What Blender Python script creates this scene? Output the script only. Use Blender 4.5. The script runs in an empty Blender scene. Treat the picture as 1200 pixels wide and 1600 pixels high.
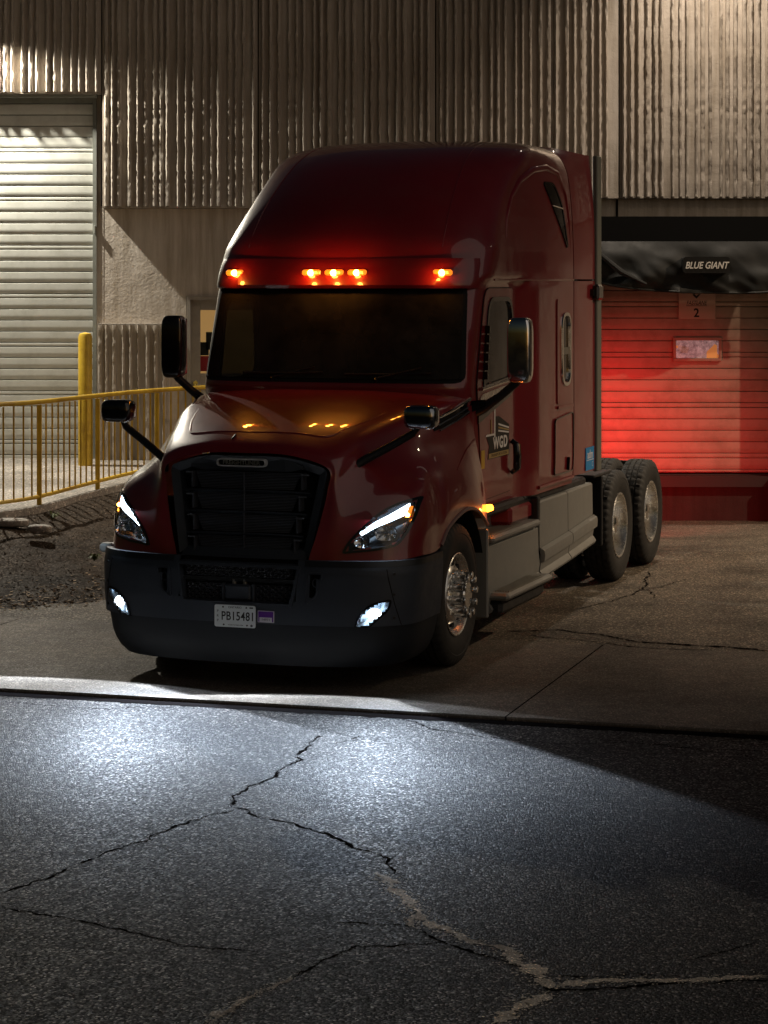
import bpy, math, random
from math import sin, cos, pi, radians, sqrt
from mathutils import Vector, Matrix, noise
from mathutils.bvhtree import BVHTree

random.seed(7)
S = bpy.context.scene
COL = S.collection

# ------------------------------------------------------------------ camera, world, exposure
cam_d = bpy.data.cameras.new('camera')
cam = bpy.data.objects.new('camera', cam_d)
COL.objects.link(cam)
cam.location = (0, 0, 2.798)
cam.rotation_euler = (radians(90), 0, 0)
cam_d.sensor_fit = 'VERTICAL'
cam_d.sensor_height = 36
cam_d.lens = 3561 / 1600 * 36
cam_d.shift_y = -362.4 / 1600
cam_d.clip_start = .1
cam_d.clip_end = 500
S.camera = cam

w = bpy.data.worlds.new('World')
S.world = w
w.use_nodes = True
wn = w.node_tree
bg = wn.nodes['Background']
sky = wn.nodes.new('ShaderNodeTexSky')
sky.sky_type = 'NISHITA'
sky.sun_disc = False
sky.sun_elevation = radians(4)
sky.sun_rotation = radians(150)
wn.links.new(sky.outputs[0], bg.inputs[0])
bg.inputs[1].default_value = .008
S.view_settings.view_transform = 'Standard'
S.view_settings.look = 'None'
S.view_settings.exposure = .15
S.view_settings.gamma = 1
S.view_settings.use_curve_mapping = False


def lamp(name, kind, loc, energy, color, **kw):
    d = bpy.data.lights.new(name, kind)
    d.energy = energy
    d.color = color
    for k, v in kw.items():
        setattr(d, k, v)
    o = bpy.data.objects.new(name, d)
    o.location = loc
    COL.objects.link(o)
    return o


def aim(o, target):
    o.rotation_euler = (Vector(target) - Vector(o.location)).to_track_quat('-Z', 'Y').to_euler()


def beam_profile(o, stops, side):
    """the lamp's own beam: intensity by the angle below the horizon, with a clean cut at the sides"""
    d = o.data
    d.use_nodes = True
    nt = d.node_tree
    em = nt.nodes['Emission']
    tc = nt.nodes.new('ShaderNodeTexCoord')
    sp = nt.nodes.new('ShaderNodeSeparateXYZ')
    nt.links.new(tc.outputs['Normal'], sp.inputs[0])

    def m(op, a, b=None):
        n = nt.nodes.new('ShaderNodeMath')
        n.operation = op
        for i, v in enumerate((a, b)):
            if v is None: continue
            if isinstance(v, (int, float)): n.inputs[i].default_value = v
            else: nt.links.new(v, n.inputs[i])
        return n.outputs[0]
    down = m('MULTIPLY', sp.outputs['Y'], -1)
    r = nt.nodes.new('ShaderNodeValToRGB')
    e = r.color_ramp.elements
    while len(e) < len(stops): e.new(.5)
    for k, (p, v) in enumerate(stops):
        e[k].position = p
        e[k].color = (v, v, v, 1)
    nt.links.new(down, r.inputs[0])
    hx = m('DIVIDE', sp.outputs['X'], m('MULTIPLY', sp.outputs['Z'], -1))
    lo, hi = side
    a = m('MULTIPLY', m('SUBTRACT', hx, lo), 14)
    b = m('MULTIPLY', m('SUBTRACT', hi, hx), 14)
    c = m('MINIMUM', m('MAXIMUM', a, 0), 1)
    f = m('MINIMUM', m('MAXIMUM', b, 0), 1)
    wide = m('ADD', m('MULTIPLY', m('MULTIPLY', hx, hx), .8), 1)
    nt.links.new(m('MULTIPLY', m('MULTIPLY', m('MULTIPLY', r.outputs[0], c), f), wide), em.inputs['Strength'])


# the glow of the town and the street lamps behind the photographer: a faint, very soft sun
sun = lamp('sky_glow_sun', 'SUN', (16, 6, 12), .27, (1, .86, .74), angle=radians(75))
aim(sun, (-2, 20, 0))
# wall packs on the warehouse (their bodies are built with the building)
WP1 = (-5.28, 27.74, 5.78)
WP2 = (3.95, 26.9, 8.6)
l1 = lamp('wall_pack_light', 'SPOT', WP1, 1150, (1, .94, .80), spot_size=radians(165), spot_blend=.35, shadow_soft_size=.05)
aim(l1, (WP1[0] + .25, WP1[1] - .35, 0))
l2 = lamp('wall_pack_light', 'SPOT', WP2, 1200, (1, .84, .67), spot_size=radians(112), spot_blend=.8, shadow_soft_size=.07)
l1b = lamp('wall_pack_light', 'SPOT', (WP1[0], WP1[1] - .08, WP1[2]), 1300, (1, .90, .74), spot_size=radians(92), spot_blend=.5, shadow_soft_size=.015)
aim(l1b, (-3.9, 22.6, .3))
ADDED_LAMP = (12.0, 22.6, 8.4)  # place of an unseen lamp, added for light on the truck's left side
l3 = lamp('added_side_light', 'SPOT', ADDED_LAMP, 3600, (1, .75, .50), spot_size=radians(74), spot_blend=.8, shadow_soft_size=.07)
aim(l3, (ADDED_LAMP[0] - 6.4, ADDED_LAMP[1] + .6, 0))
aim(l2, (WP2[0] + .7, WP2[1] - 1.2, 0))

# ------------------------------------------------------------------ materials
FOG_W, FOG_A, FOG_T = 600, 150, .0
MATS = {}


def mat(name, color=(.5, .5, .5), rough=.5, metal=0, coat=0, spec=.5, emit=None, estr=0, trans=0, ior=1.45):
    m = bpy.data.materials.new(name)
    m.use_nodes = True
    b = m.node_tree.nodes['Principled BSDF']
    b.inputs['Base Color'].default_value = (*color, 1)
    b.inputs['Roughness'].default_value = rough
    b.inputs['Metallic'].default_value = metal
    b.inputs['Coat Weight'].default_value = coat
    b.inputs['Coat Roughness'].default_value = .03
    b.inputs['Specular IOR Level'].default_value = spec
    b.inputs['Transmission Weight'].default_value = trans
    b.inputs['IOR'].default_value = ior
    if emit:
        b.inputs['Emission Color'].default_value = (*emit, 1)
        b.inputs['Emission Strength'].default_value = estr
    MATS[name] = m
    return m


def N(m, t, **kw):
    n = m.node_tree.nodes.new(t)
    for k, v in kw.items():
        if k.startswith('i_'):
            n.inputs[k[2:].replace('_', ' ')].default_value = v
        else:
            setattr(n, k, v)
    return n


def L(m, a, b):
    m.node_tree.links.new(a, b)


def coords(m, scale=(1, 1, 1), out='Object'):
    tc = N(m, 'ShaderNodeTexCoord')
    mp = N(m, 'ShaderNodeMapping')
    mp.inputs['Scale'].default_value = scale
    L(m, tc.outputs[out], mp.inputs[0])
    return mp.outputs[0]


def ramp(m, src, stops):
    r = N(m, 'ShaderNodeValToRGB')
    e = r.color_ramp.elements
    while len(e) < len(stops):
        e.new(.5)
    for k, (p, c) in enumerate(stops):
        e[k].position = p
        e[k].color = (*c, 1) if len(c) == 3 else c
    L(m, src, r.inputs[0])
    return r.outputs[0]


def mixc(m, fac, a, b, mode='MIX'):
    x = N(m, 'ShaderNodeMix', data_type='RGBA', blend_type=mode)
    if isinstance(fac, (int, float)):
        x.inputs[0].default_value = fac
    else:
        L(m, fac, x.inputs[0])
    for s, v in ((6, a), (7, b)):
        if isinstance(v, tuple):
            x.inputs[s].default_value = (*v, 1)
        else:
            L(m, v, x.inputs[s])
    return x.outputs[2]


def bsdf(m):
    return m.node_tree.nodes['Principled BSDF']


def noise_tex(m, vec, scale, detail=4, rough=.5):
    n = N(m, 'ShaderNodeTexNoise')
    n.inputs['Scale'].default_value = scale
    n.inputs['Detail'].default_value = detail
    n.inputs['Roughness'].default_value = rough
    L(m, vec, n.inputs['Vector'])
    return n.outputs[0]


def bump(m, h, strength, dist, prev=None):
    b = N(m, 'ShaderNodeBump')
    b.inputs['Strength'].default_value = strength
    b.inputs['Distance'].default_value = dist
    L(m, h, b.inputs['Height'])
    if prev:
        L(m, prev, b.inputs['Normal'])
    return b.outputs[0]


# paint: deep red metallic-free clear-coated paint with faint orange peel and dust
def paint(name, col):
    m = mat(name, col, .35, 0, 1.0, .5)
    b = bsdf(m)
    v = coords(m)
    n1 = noise_tex(m, v, 1.3, 5, .6)
    c = ramp(m, n1, [(.3, tuple(x * .86 for x in col)), (.75, tuple(min(1, x * 1.12 + .002) for x in col))])
    nd = noise_tex(m, v, 3.1, 8, .72)
    c = mixc(m, ramp(m, nd, [(.48, (0, 0, 0)), (.80, (.16, .16, .16))]), c, (.16, .11, .08))
    L(m, c, b.inputs['Base Color'])
    n2 = noise_tex(m, v, 2.2, 2, .5)
    L(m, bump(m, n2, .25, .02), b.inputs['Coat Normal'])
    n3 = noise_tex(m, v, 6, 6, .7)
    r = ramp(m, n3, [(.35, (.008, .008, .008)), (.8, (.05, .05, .05))])
    L(m, r, b.inputs['Coat Roughness'])
    return m


paint('paint', (.19, .006, .012))
mat('rubber', (.018, .017, .016), .75)


def rubber_wear():
    m = MATS['rubber']
    v = coords(m)
    n = noise_tex(m, v, 9, 6, .65)
    L(m, ramp(m, n, [(.3, (.008, .008, .008)), (.7, (.026, .024, .021))]), bsdf(m).inputs['Base Color'])


rubber_wear()


def rough_var(m, lo, hi, scale=8):
    n = noise_tex(m, coords(m), scale, 6, .7)
    L(m, ramp(m, n, [(.3, (lo,) * 3), (.75, (hi,) * 3)]), bsdf(m).inputs['Roughness'])


rough_var(mat('bumper_grey', (.030, .037, .050), .5), .38, .62)
rough_var(mat('black_plastic', (.012, .013, .015), .45), .3, .55)
mat('emblem_rim', (.55, .56, .58), .35, .4)
mat('dark_chrome', (.30, .32, .36), .12, 1)
mat('black_gloss', (.006, .006, .007), .12, 0, .6)
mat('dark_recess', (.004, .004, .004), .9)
rough_var(mat('fairing_silver', (.26, .26, .245), .38, .35), .33, .55, 5)
rough_var(mat('chrome', (.86, .86, .85), .07, 1), .07, .22, 12)
rough_var(mat('polished_aluminium', (.90, .89, .86), .14, 1), .18, .38, 10)
mat('step_metal', (.42, .41, .37), .35, .9)
mat('grille_fin', (.09, .10, .12), .5, .2)
mat('mesh_black', (.05, .055, .068), .4)
mat('lens_clear', (.9, .95, 1), .02, 0, 0, .5)
mat('drl_light', (.8, .9, 1), .3, emit=(.70, .88, 1), estr=7)
mat('fog_light', (.8, .9, 1), .3, emit=(.78, .90, 1), estr=6)
mat('amber_lens', (.5, .08, .004), .2, 0, .5, emit=(1, .22, .012), estr=1.3)
mat('amber_bulb', (.9, .3, .05), .2, emit=(1, .36, .035), estr=70)
mat('amber_core', (1, .5, .1), .2, emit=(1, .28, .02), estr=7)
mat('tail_lens', (.6, .01, .01), .2, emit=(1, .02, .02), estr=4)
mat('reflector', (.85, .85, .88), .08, 1)
mat('plate_white', (.62, .68, .70), .45)
mat('print_black', (.01, .01, .012), .5)
mat('print_blue', (.02, .07, .25), .5)
mat('purple', (.10, .012, .25), .5)
mat('sticker_white', (.6, .6, .66), .5)
mat('sticker_blue', (.02, .22, .50), .5)
mat('decal_black', (.02, .018, .015), .5)
mat('decal_white', (.80, .78, .74), .5)
mat('decal_gold', (.42, .30, .12), .5)
mat('sticker_yellow', (.5, .36, .05), .5)
mat('seat_fabric', (.03, .028, .028), .9)
mat('skin_orange', (.6, .22, .03), .8)
mat('frame_black', (.02, .02, .02), .6)


def glass(name, tint, refl_rough=.02):
    m = bpy.data.materials.new(name)
    m.use_nodes = True
    nt = m.node_tree
    nt.nodes.clear()
    o = nt.nodes.new('ShaderNodeOutputMaterial')
    t = nt.nodes.new('ShaderNodeBsdfTransparent')
    t.inputs[0].default_value = (*tint, 1)
    g = nt.nodes.new('ShaderNodeBsdfGlossy')
    g.inputs['Roughness'].default_value = refl_rough
    g.inputs[0].default_value = (1, 1, 1, 1)
    f = nt.nodes.new('ShaderNodeFresnel')
    f.inputs[0].default_value = 1.5
    x = nt.nodes.new('ShaderNodeMixShader')
    ge = nt.nodes.new('ShaderNodeNewGeometry')
    ma = nt.nodes.new('ShaderNodeMath')
    ma.operation = 'SUBTRACT'
    ma.inputs[0].default_value = 1
    nt.links.new(ge.outputs['Backfacing'], ma.inputs[1])
    mu = nt.nodes.new('ShaderNodeMath')
    mu.operation = 'MULTIPLY'
    nt.links.new(f.outputs[0], mu.inputs[0])
    nt.links.new(ma.outputs[0], mu.inputs[1])
    nt.links.new(mu.outputs[0], x.inputs[0])
    nt.links.new(t.outputs[0], x.inputs[1])
    nt.links.new(g.outputs[0], x.inputs[2])
    nt.links.new(x.outputs[0], o.inputs[0])
    MATS[name] = m
    return m


glass('cab_glass', (.15, .155, .15))
def film(name, amount):
    """a thin uneven film of dust on the glass"""
    m = MATS[name]
    nt = m.node_tree
    out = nt.nodes['Material Output']
    src = out.inputs[0].links[0].from_socket
    d = nt.nodes.new('ShaderNodeBsdfDiffuse')
    d.inputs[0].default_value = (.42, .39, .36, 1)
    n = noise_tex(m, coords(m), 3, 6, .7)
    r = ramp(m, n, [(.3, (amount * .3,) * 3), (.8, (amount * 1.8,) * 3)])
    x = nt.nodes.new('ShaderNodeMixShader')
    nt.links.new(r, x.inputs[0])
    nt.links.new(src, x.inputs[1])
    nt.links.new(d.outputs[0], x.inputs[2])
    nt.links.new(x.outputs[0], out.inputs[0])


film('cab_glass', .055)
glass('lamp_glass', (.93, .96, .98))
glass('pane_glass', (.85, .88, .86))


# concrete of the precast panels: painted, streaked, rough
def concrete(name, a, b_, streak=True, bumpscale=60, bs=.35):
    m = mat(name, a, .88)
    b = bsdf(m)
    v = coords(m, (1, 1, 1))
    n1 = noise_tex(m, v, 1.1, 6, .62)
    c = ramp(m, n1, [(.3, a), (.7, b_)])
    if streak:
        v2 = coords(m, (5, 5, .35))
        n2 = noise_tex(m, v2, 2.2, 5, .65)
        c2 = ramp(m, n2, [(.35, (.62, .58, .52)), (.62, (1, 1, 1))])
        c = mixc(m, .8, c, c2, 'MULTIPLY')
    L(m, c, b.inputs['Base Color'])
    n3 = noise_tex(m, v, bumpscale, 5, .6)
    n4 = noise_tex(m, v, 5, 4, .5)
    L(m, bump(m, n3, bs, .01, bump(m, n4, .4, .03)), b.inputs['Normal'])
    return m


concrete('panel_concrete', (.42, .37, .32), (.52, .47, .41))
concrete('flat_concrete', (.56, .50, .43), (.64, .57, .50), True, 30, .6)
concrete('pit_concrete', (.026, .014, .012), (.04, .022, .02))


def worn_paint(name, col, dark, lo=.35, hi=.6, scale=3):
    m = mat(name, col, .5)
    b = bsdf(m)
    v = coords(m)
    n1 = noise_tex(m, v, scale, 7, .7)
    L(m, ramp(m, n1, [(.33, dark), (.55, col)]), b.inputs['Base Color'])
    n2 = noise_tex(m, v, 9, 5, .6)
    L(m, ramp(m, n2, [(.3, (lo,) * 3), (.7, (hi,) * 3)]), b.inputs['Roughness'])
    return m


worn_paint('door_slat', (.62, .62, .57), (.50, .50, .45))
worn_paint('door_frame', (.26, .27, .24), (.18, .18, .16))
worn_paint('dock_door_panel', (.42, .30, .24), (.31, .22, .17))
worn_paint('yellow_paint', (.55, .36, .03), (.34, .20, .02))
worn_paint('man_door', (.32, .29, .25), (.25, .22, .19))
worn_paint('vinyl_black', (.006, .0065, .0055), (.004, .004, .0035), .5, .7)
mat('lit_room', (.7, .45, .22), .8, emit=(1, .55, .2), estr=.32)
mat('room_dark', (.03, .03, .03), .8)
mat('room_red', (.5, .04, .06), .7)
mat('sign_board', (.62, .44, .36), .6)
mat('lamp_glow', (1, .9, .7), .5, emit=(1, .88, .66), estr=12)


def asphalt(name, lo, hi, scale=95, bstr=1.0, bdist=.012, sparkle=.5, spec=.3, midb=.02):
    m = mat(name, lo, .7, spec=spec)
    b = bsdf(m)
    v = coords(m)
    vo = N(m, 'ShaderNodeTexVoronoi', feature='F1')
    vo.inputs['Scale'].default_value = scale
    vo.inputs['Randomness'].default_value = 1
    L(m, v, vo.inputs['Vector'])
    big = noise_tex(m, v, .55, 6, .6)
    mid = noise_tex(m, v, 7, 5, .65)
    fine = noise_tex(m, v, 240, 2, .5)
    base = ramp(m, big, [(.3, lo), (.7, hi)])
    stain = noise_tex(m, v, .9, 3, .45)
    base = mixc(m, .75, base, ramp(m, stain, [(.36, (.52, .50, .48)), (.50, (1, 1, 1)), (.66, (1.25, 1.22, 1.18))]), 'MULTIPLY')
    cells = ramp(m, vo.outputs['Color'], [(.25, (.25, .25, .26)), (.60, (.8, .8, .8)), (.78, (1.5, 1.5, 1.5)), (.90, (5.5, 5.3, 5.0))])  # pale grains, brightened to paint specular sparkle into the colour
    c = mixc(m, sparkle, base, cells, 'MULTIPLY')
    c = mixc(m, .6, c, ramp(m, mid, [(.3, (.6, .6, .6)), (.7, (1.25, 1.22, 1.2))]), 'MULTIPLY')
    L(m, c, b.inputs['Base Color'])
    dist = ramp(m, vo.outputs['Distance'], [(0, (1, 1, 1)), (.75, (0, 0, 0))])
    hs = mixc(m, .5, dist, vo.outputs['Color'])
    nn = bump(m, hs, bstr, bdist, bump(m, mid, .5, midb, bump(m, fine, .5, .003)))
    L(m, nn, b.inputs['Normal'])
    L(m, ramp(m, vo.outputs['Color'], [(.2, (.9, .9, .9)), (.8, (.55, .55, .55))]), b.inputs['Roughness'])
    return m


asphalt('road_asphalt', (.034, .031, .030), (.054, .050, .047), 92, 1.0, .014, .98, .08)
asphalt('lot_asphalt', (.095, .080, .062), (.14, .118, .092), 80, .8, .010, .5, .15)
asphalt('apron_concrete', (.095, .080, .066), (.14, .12, .10), 110, .30, .004, .25, .12)
asphalt('yard_concrete', (.24, .22, .20), (.30, .28, .25), 60, .5, .006, .3)
asphalt('bank_soil', (.032, .023, .017), (.056, .043, .032), 60, .8, .010, .45, .03, .006)
mat('crack_dark', (.007, .006, .006), 1, spec=0)
asphalt('crack_sand', (.50, .43, .34), (.66, .58, .48), 120, 1.0, .01, .35, .1)
mat('stone', (.09, .075, .06), .85)
mat('dry_leaf', (.22, .13, .05), .8)
mat('weed_green', (.08, .11, .02), .7)

mat('rubber_strip', (.13, .135, .115), .45)
mat('arch_trim', (.20, .12, .11), .35)
mat('lamp_housing', (.035, .04, .05), .25, .3)
mat('lamp_silver', (.5, .55, .6), .25, .9)
mat('grille_frame', (.026, .032, .042), .5)
mat('air_dam', (.006, .009, .014), .6)
mat('shelter_dark', (.003, .003, .003), .85, spec=.2)
mat('label_black', (.006, .006, .006), .5)

# ------------------------------------------------------------------ mesh helpers


def tag(o, label=None, cat=None, group=None, kind=None):
    if label: o['label'] = label
    if cat: o['category'] = cat
    if group: o['group'] = group
    if kind: o['kind'] = kind
    return o


def empty(name, loc=(0, 0, 0), rz=0, parent=None):
    o = bpy.data.objects.new(name, None)
    o.location = loc
    o.rotation_euler = (0, 0, rz)
    o.empty_display_size = .3
    COL.objects.link(o)
    if parent: o.parent = parent
    return o


class MB:
    def __init__(s):
        s.v = []
        s.f = []

    def add(s, vs, fs):
        n = len(s.v)
        s.v += [tuple(p) for p in vs]
        s.f += [tuple(i + n for i in f) for f in fs]
        return s

    def box(s, a, b, tf=None):
        (x0, y0, z0), (x1, y1, z1) = a, b
        vs = [(x0, y0, z0), (x1, y0, z0), (x1, y1, z0), (x0, y1, z0), (x0, y0, z1), (x1, y0, z1), (x1, y1, z1), (x0, y1, z1)]
        if tf: vs = [tf @ Vector(p) for p in vs]
        return s.add(vs, [(3, 2, 1, 0), (4, 5, 6, 7), (0, 1, 5, 4), (1, 2, 6, 5), (2, 3, 7, 6), (3, 0, 4, 7)])

    def cbox(s, a, b, c=.01, tf=None):   # box with chamfered vertical and horizontal edges
        (x0, y0, z0), (x1, y1, z1) = a, b
        c = min(c, (x1 - x0) / 2.1, (y1 - y0) / 2.1, (z1 - z0) / 2.1)
        vs = []
        for z, k in ((z0, c), (z0 + c, 0), (z1 - c, 0), (z1, c)):
            xa, xb, ya, yb = x0 + k, x1 - k, y0 + k, y1 - k
            cc = c if k == 0 else c * .6
            vs += [(xa + cc, ya, z), (xb - cc, ya, z), (xb, ya + cc, z), (xb, yb - cc, z), (xb - cc, yb, z), (xa + cc, yb, z), (xa, yb - cc, z), (xa, ya + cc, z)]
        if tf: vs = [tf @ Vector(p) for p in vs]
        fs = [tuple(range(7, -1, -1)), tuple(range(24, 32))]
        for r in range(3):
            for i in range(8):
                j = (i + 1) % 8
                fs.append((r * 8 + i, r * 8 + j, r * 8 + 8 + j, r * 8 + 8 + i))
        return s.add(vs, fs)

    def tube(s, path, r, n=10, cap=True, flat=1.0):
        pts = [Vector(p) for p in path]
        rs = r if isinstance(r, (list, tuple)) else [r] * len(pts)
        vs = []
        up = Vector((0, 0, 1))
        prev = None
        for i, p in enumerate(pts):
            d = (pts[min(i + 1, len(pts) - 1)] - pts[max(i - 1, 0)]).normalized()
            if prev is None:
                u = up if abs(d.z) < .95 else Vector((1, 0, 0))
                a = d.cross(u).normalized()
            else:
                a = (prev - d * prev.dot(d)).normalized()
            prev = a
            b = a.cross(d).normalized()
            for k in range(n):
                t = 2 * pi * k / n
                vs.append(p + a * cos(t) * rs[i] + b * sin(t) * rs[i] * flat)
        fs = []
        for i in range(len(pts) - 1):
            for k in range(n):
                j = (k + 1) % n
                fs.append((i * n + k, i * n + j, (i + 1) * n + j, (i + 1) * n + k))
        if cap:
            fs.append(tuple(range(n - 1, -1, -1)))
            fs.append(tuple((len(pts) - 1) * n + k for k in range(n)))
        return s.add(vs, fs)

    def lathe_x(s, prof, c=(0, 0, 0), n=48, fn=None, closed=False):   # profile of (x, r) round the x axis through c
        vs = []
        for i in range(n):
            t = 2 * pi * i / n
            for k, (x, r) in enumerate(prof):
                rr = fn(i, k, r) if fn else r
                vs.append((c[0] + x, c[1] + rr * cos(t), c[2] + rr * sin(t)))
        m = len(prof)
        fs = []
        for i in range(n):
            j = (i + 1) % n
            for k in range(m - 1 + (1 if closed else 0)):
                k2 = (k + 1) % m
                fs.append((i * m + k, i * m + k2, j * m + k2, j * m + k))
        return s.add(vs, fs)

    def grid(s, rows, flip=False, closed=False):
        n = len(rows[0])
        vs = [p for r in rows for p in r]
        fs = []
        for i in range(len(rows) - 1):
            for k in range(n - (0 if closed else 1)):
                j = (k + 1) % n
                q = (i * n + k, i * n + j, (i + 1) * n + j, (i + 1) * n + k)
                fs.append(q[::-1] if flip else q)
        return s.add(vs, fs)

    def prism(s, poly, f0, f1):      # polygon extruded between two mapping functions
        n = len(poly)
        vs = [f0(*p) for p in poly] + [f1(*p) for p in poly]
        fs = [tuple(range(n - 1, -1, -1)), tuple(range(n, 2 * n))]
        for i in range(n):
            j = (i + 1) % n
            fs.append((i, j, n + j, n + i))
        return s.add(vs, fs)

    def mirror_x(s):
        return MBfrom([(-x, y, z) for x, y, z in s.v], [f[::-1] for f in s.f])

    def drop(s, test):
        s.f = [f for f in s.f if not test([sum(s.v[i][k] for i in f) / len(f) for k in range(3)])]
        return s

    def build(s, name, m, parent=None, smooth=False, angle=35, label=None, fix=True):
        me = bpy.data.meshes.new(name)
        me.from_pydata(s.v, [], s.f)
        me.validate()
        if fix:
            import bmesh
            bm = bmesh.new()
            bm.from_mesh(me)
            bmesh.ops.remove_doubles(bm, verts=bm.verts, dist=1e-5)
            used = [v for v in bm.verts if not v.link_faces]
            bmesh.ops.delete(bm, geom=used, context='VERTS')
            bmesh.ops.recalc_face_normals(bm, faces=bm.faces)
            bm.to_mesh(me)
            bm.free()
        for mm in (m if isinstance(m, (list, tuple)) else [m]):
            me.materials.append(MATS[mm])
        if smooth:
            me.shade_smooth()
            try:
                me.set_sharp_from_angle(angle=radians(angle))
            except Exception:
                pass
        o = bpy.data.objects.new(name, me)
        COL.objects.link(o)
        if parent: o.parent = parent
        if label: o['label'] = label
        return o


def MBfrom(v, f):
    m = MB()
    m.v = v
    m.f = f
    return m


def dup(o, parent=None, loc=None):
    c = o.copy()
    COL.objects.link(c)
    if parent: c.parent = parent
    if loc is not None: c.location = loc
    return c


def text(body, size, m, parent, mtx, name='lettering', ext=.0015, align='CENTER', offset=0, sx=1, shear=0, spacing=1):
    c = bpy.data.curves.new('t', 'FONT')
    c.body = body
    c.size = size
    c.extrude = ext
    c.align_x = align
    c.align_y = 'CENTER'
    c.offset = offset
    c.shear = shear
    c.space_character = spacing
    c.resolution_u = 4
    t = bpy.data.objects.new('t', c)
    COL.objects.link(t)
    bpy.context.view_layer.update()
    me = bpy.data.meshes.new_from_object(t.evaluated_get(bpy.context.evaluated_depsgraph_get()))
    bpy.data.objects.remove(t)
    bpy.data.curves.remove(c)
    me.transform(Matrix.Diagonal((sx, 1, 1, 1)))
    me.transform(mtx)
    me.materials.clear()
    me.materials.append(MATS[m])
    o = bpy.data.objects.new(name, me)
    COL.objects.link(o)
    if parent: o.parent = parent
    return o


def mfront(x, y, z, tilt=0):     # text facing -y
    return Matrix.Translation((x, y, z)) @ Matrix.Rotation(radians(90 - tilt), 4, 'X')


def mside(x, y, z):      # text facing +x, reading towards +y
    return Matrix.Translation((x, y, z)) @ Matrix(((0, 0, 1, 0), (1, 0, 0, 0), (0, 1, 0, 0), (0, 0, 0, 1)))


def lerp_tab(tab, t):
    if t <= tab[0][0]: return tab[0][1]
    for (a, va), (b, vb) in zip(tab, tab[1:]):
        if t <= b:
            return va + (vb - va) * (t - a) / (b - a)
    return tab[-1][1]


def smooth_tab(tab, t):      # monotone-ish cubic (catmull) through a table
    if t <= tab[0][0]: return tab[0][1]
    if t >= tab[-1][0]: return tab[-1][1]
    for i in range(len(tab) - 1):
        a, b = tab[i], tab[i + 1]
        if t <= b[0]:
            p = tab[max(i - 1, 0)]
            q = tab[min(i + 2, len(tab) - 1)]
            h = b[0] - a[0]
            ma = (b[1] - p[1]) / max(b[0] - p[0], 1e-9)
            mb_ = (q[1] - a[1]) / max(q[0] - a[0], 1e-9)
            u = (t - a[0]) / h
            return ((2 * u**3 - 3 * u**2 + 1) * a[1] + (u**3 - 2 * u**2 + u) * h * ma
                    + (-2 * u**3 + 3 * u**2) * b[1] + (u**3 - u**2) * h * mb_)


def inside(poly, a, b):
    c = False
    n = len(poly)
    for i in range(n):
        x0, y0 = poly[i]
        x1, y1 = poly[(i + 1) % n]
        if (y0 > b) != (y1 > b) and a < (x1 - x0) * (b - y0) / (y1 - y0) + x0:
            c = not c
    return c


def rounded(poly, r, k=5):
    out = []
    n = len(poly)
    for i in range(n):
        p = Vector(poly[i])
        a = Vector(poly[i - 1]) - p
        b = Vector(poly[(i + 1) % n]) - p
        rr = r[i] if isinstance(r, (list, tuple)) else r
        rr = min(rr, a.length * .49, b.length * .49)
        pa = p + a.normalized() * rr
        pb = p + b.normalized() * rr
        for j in range(k + 1):
            t = j / k
            out.append(tuple(pa * (1 - t)**2 + p * 2 * t * (1 - t) + pb * t * t))
    return out


def shrink(poly, d):
    n = len(poly)
    ar = sum(poly[i][0] * poly[(i + 1) % n][1] - poly[(i + 1) % n][0] * poly[i][1] for i in range(n))
    sg = 1 if ar > 0 else -1
    out = []
    for i in range(n):
        a = Vector(poly[i - 1])
        p = Vector(poly[i])
        b = Vector(poly[(i + 1) % n])
        e1 = (p - a)
        e2 = (b - p)
        e1 = e1.normalized() if e1.length > 1e-6 else e2.normalized()
        e2 = e2.normalized() if e2.length > 1e-6 else e1
        n1 = Vector((-e1.y, e1.x)) * sg
        n2 = Vector((-e2.y, e2.x)) * sg
        m_ = (n1 + n2)
        m_ = m_.normalized() if m_.length > 1e-6 else n1
        out.append(tuple(p + m_ * d / max(.5, m_.dot(n1))))
    return out


def resample(poly, n):
    P = [Vector(p) for p in poly]
    seg = [(P[(i + 1) % len(P)] - P[i]).length for i in range(len(P))]
    tot = sum(seg)
    out = []
    i = 0
    acc = 0
    for k in range(n):
        t = tot * k / n
        while acc + seg[i] < t:
            acc += seg[i]
            i += 1
        u = (t - acc) / max(seg[i], 1e-9)
        out.append(tuple(P[i].lerp(P[(i + 1) % len(P)], u)))
    return out


def scan_patch(poly, f, rows=20, cols=16, off=.005, depth=.012):
    """a shell patch that fills a polygon (each row one interval) on the surface f(a, b, offset)"""
    bs = [p[1] for p in poly]
    b0, b1 = min(bs), max(bs)
    R = []
    n = len(poly)
    for i in range(rows + 1):
        b = b0 + (b1 - b0) * (.0008 + .9984 * (.5 - .5 * cos(pi * i / rows)))
        xs = []
        for k in range(n):
            (xa, ya), (xb, yb) = poly[k], poly[(k + 1) % n]
            if (ya > b) != (yb > b):
                xs.append(xa + (xb - xa) * (b - ya) / (yb - ya))
        if len(xs) < 2: continue
        a0, a1 = min(xs), max(xs)
        R.append([(a0 + (a1 - a0) * c / cols, b) for c in range(cols + 1)])
    m = MB()
    m.grid([[f(a, b, off) for a, b in r] for r in R])
    if depth:
        edge = [r[0] for r in R] + R[-1][1:] + [r[-1] for r in R[::-1]][1:] + R[0][::-1][1:-1]
        m.grid([[f(a, b, off) for a, b in edge], [f(a, b, off - depth) for a, b in edge]], closed=True)
    return m


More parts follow.
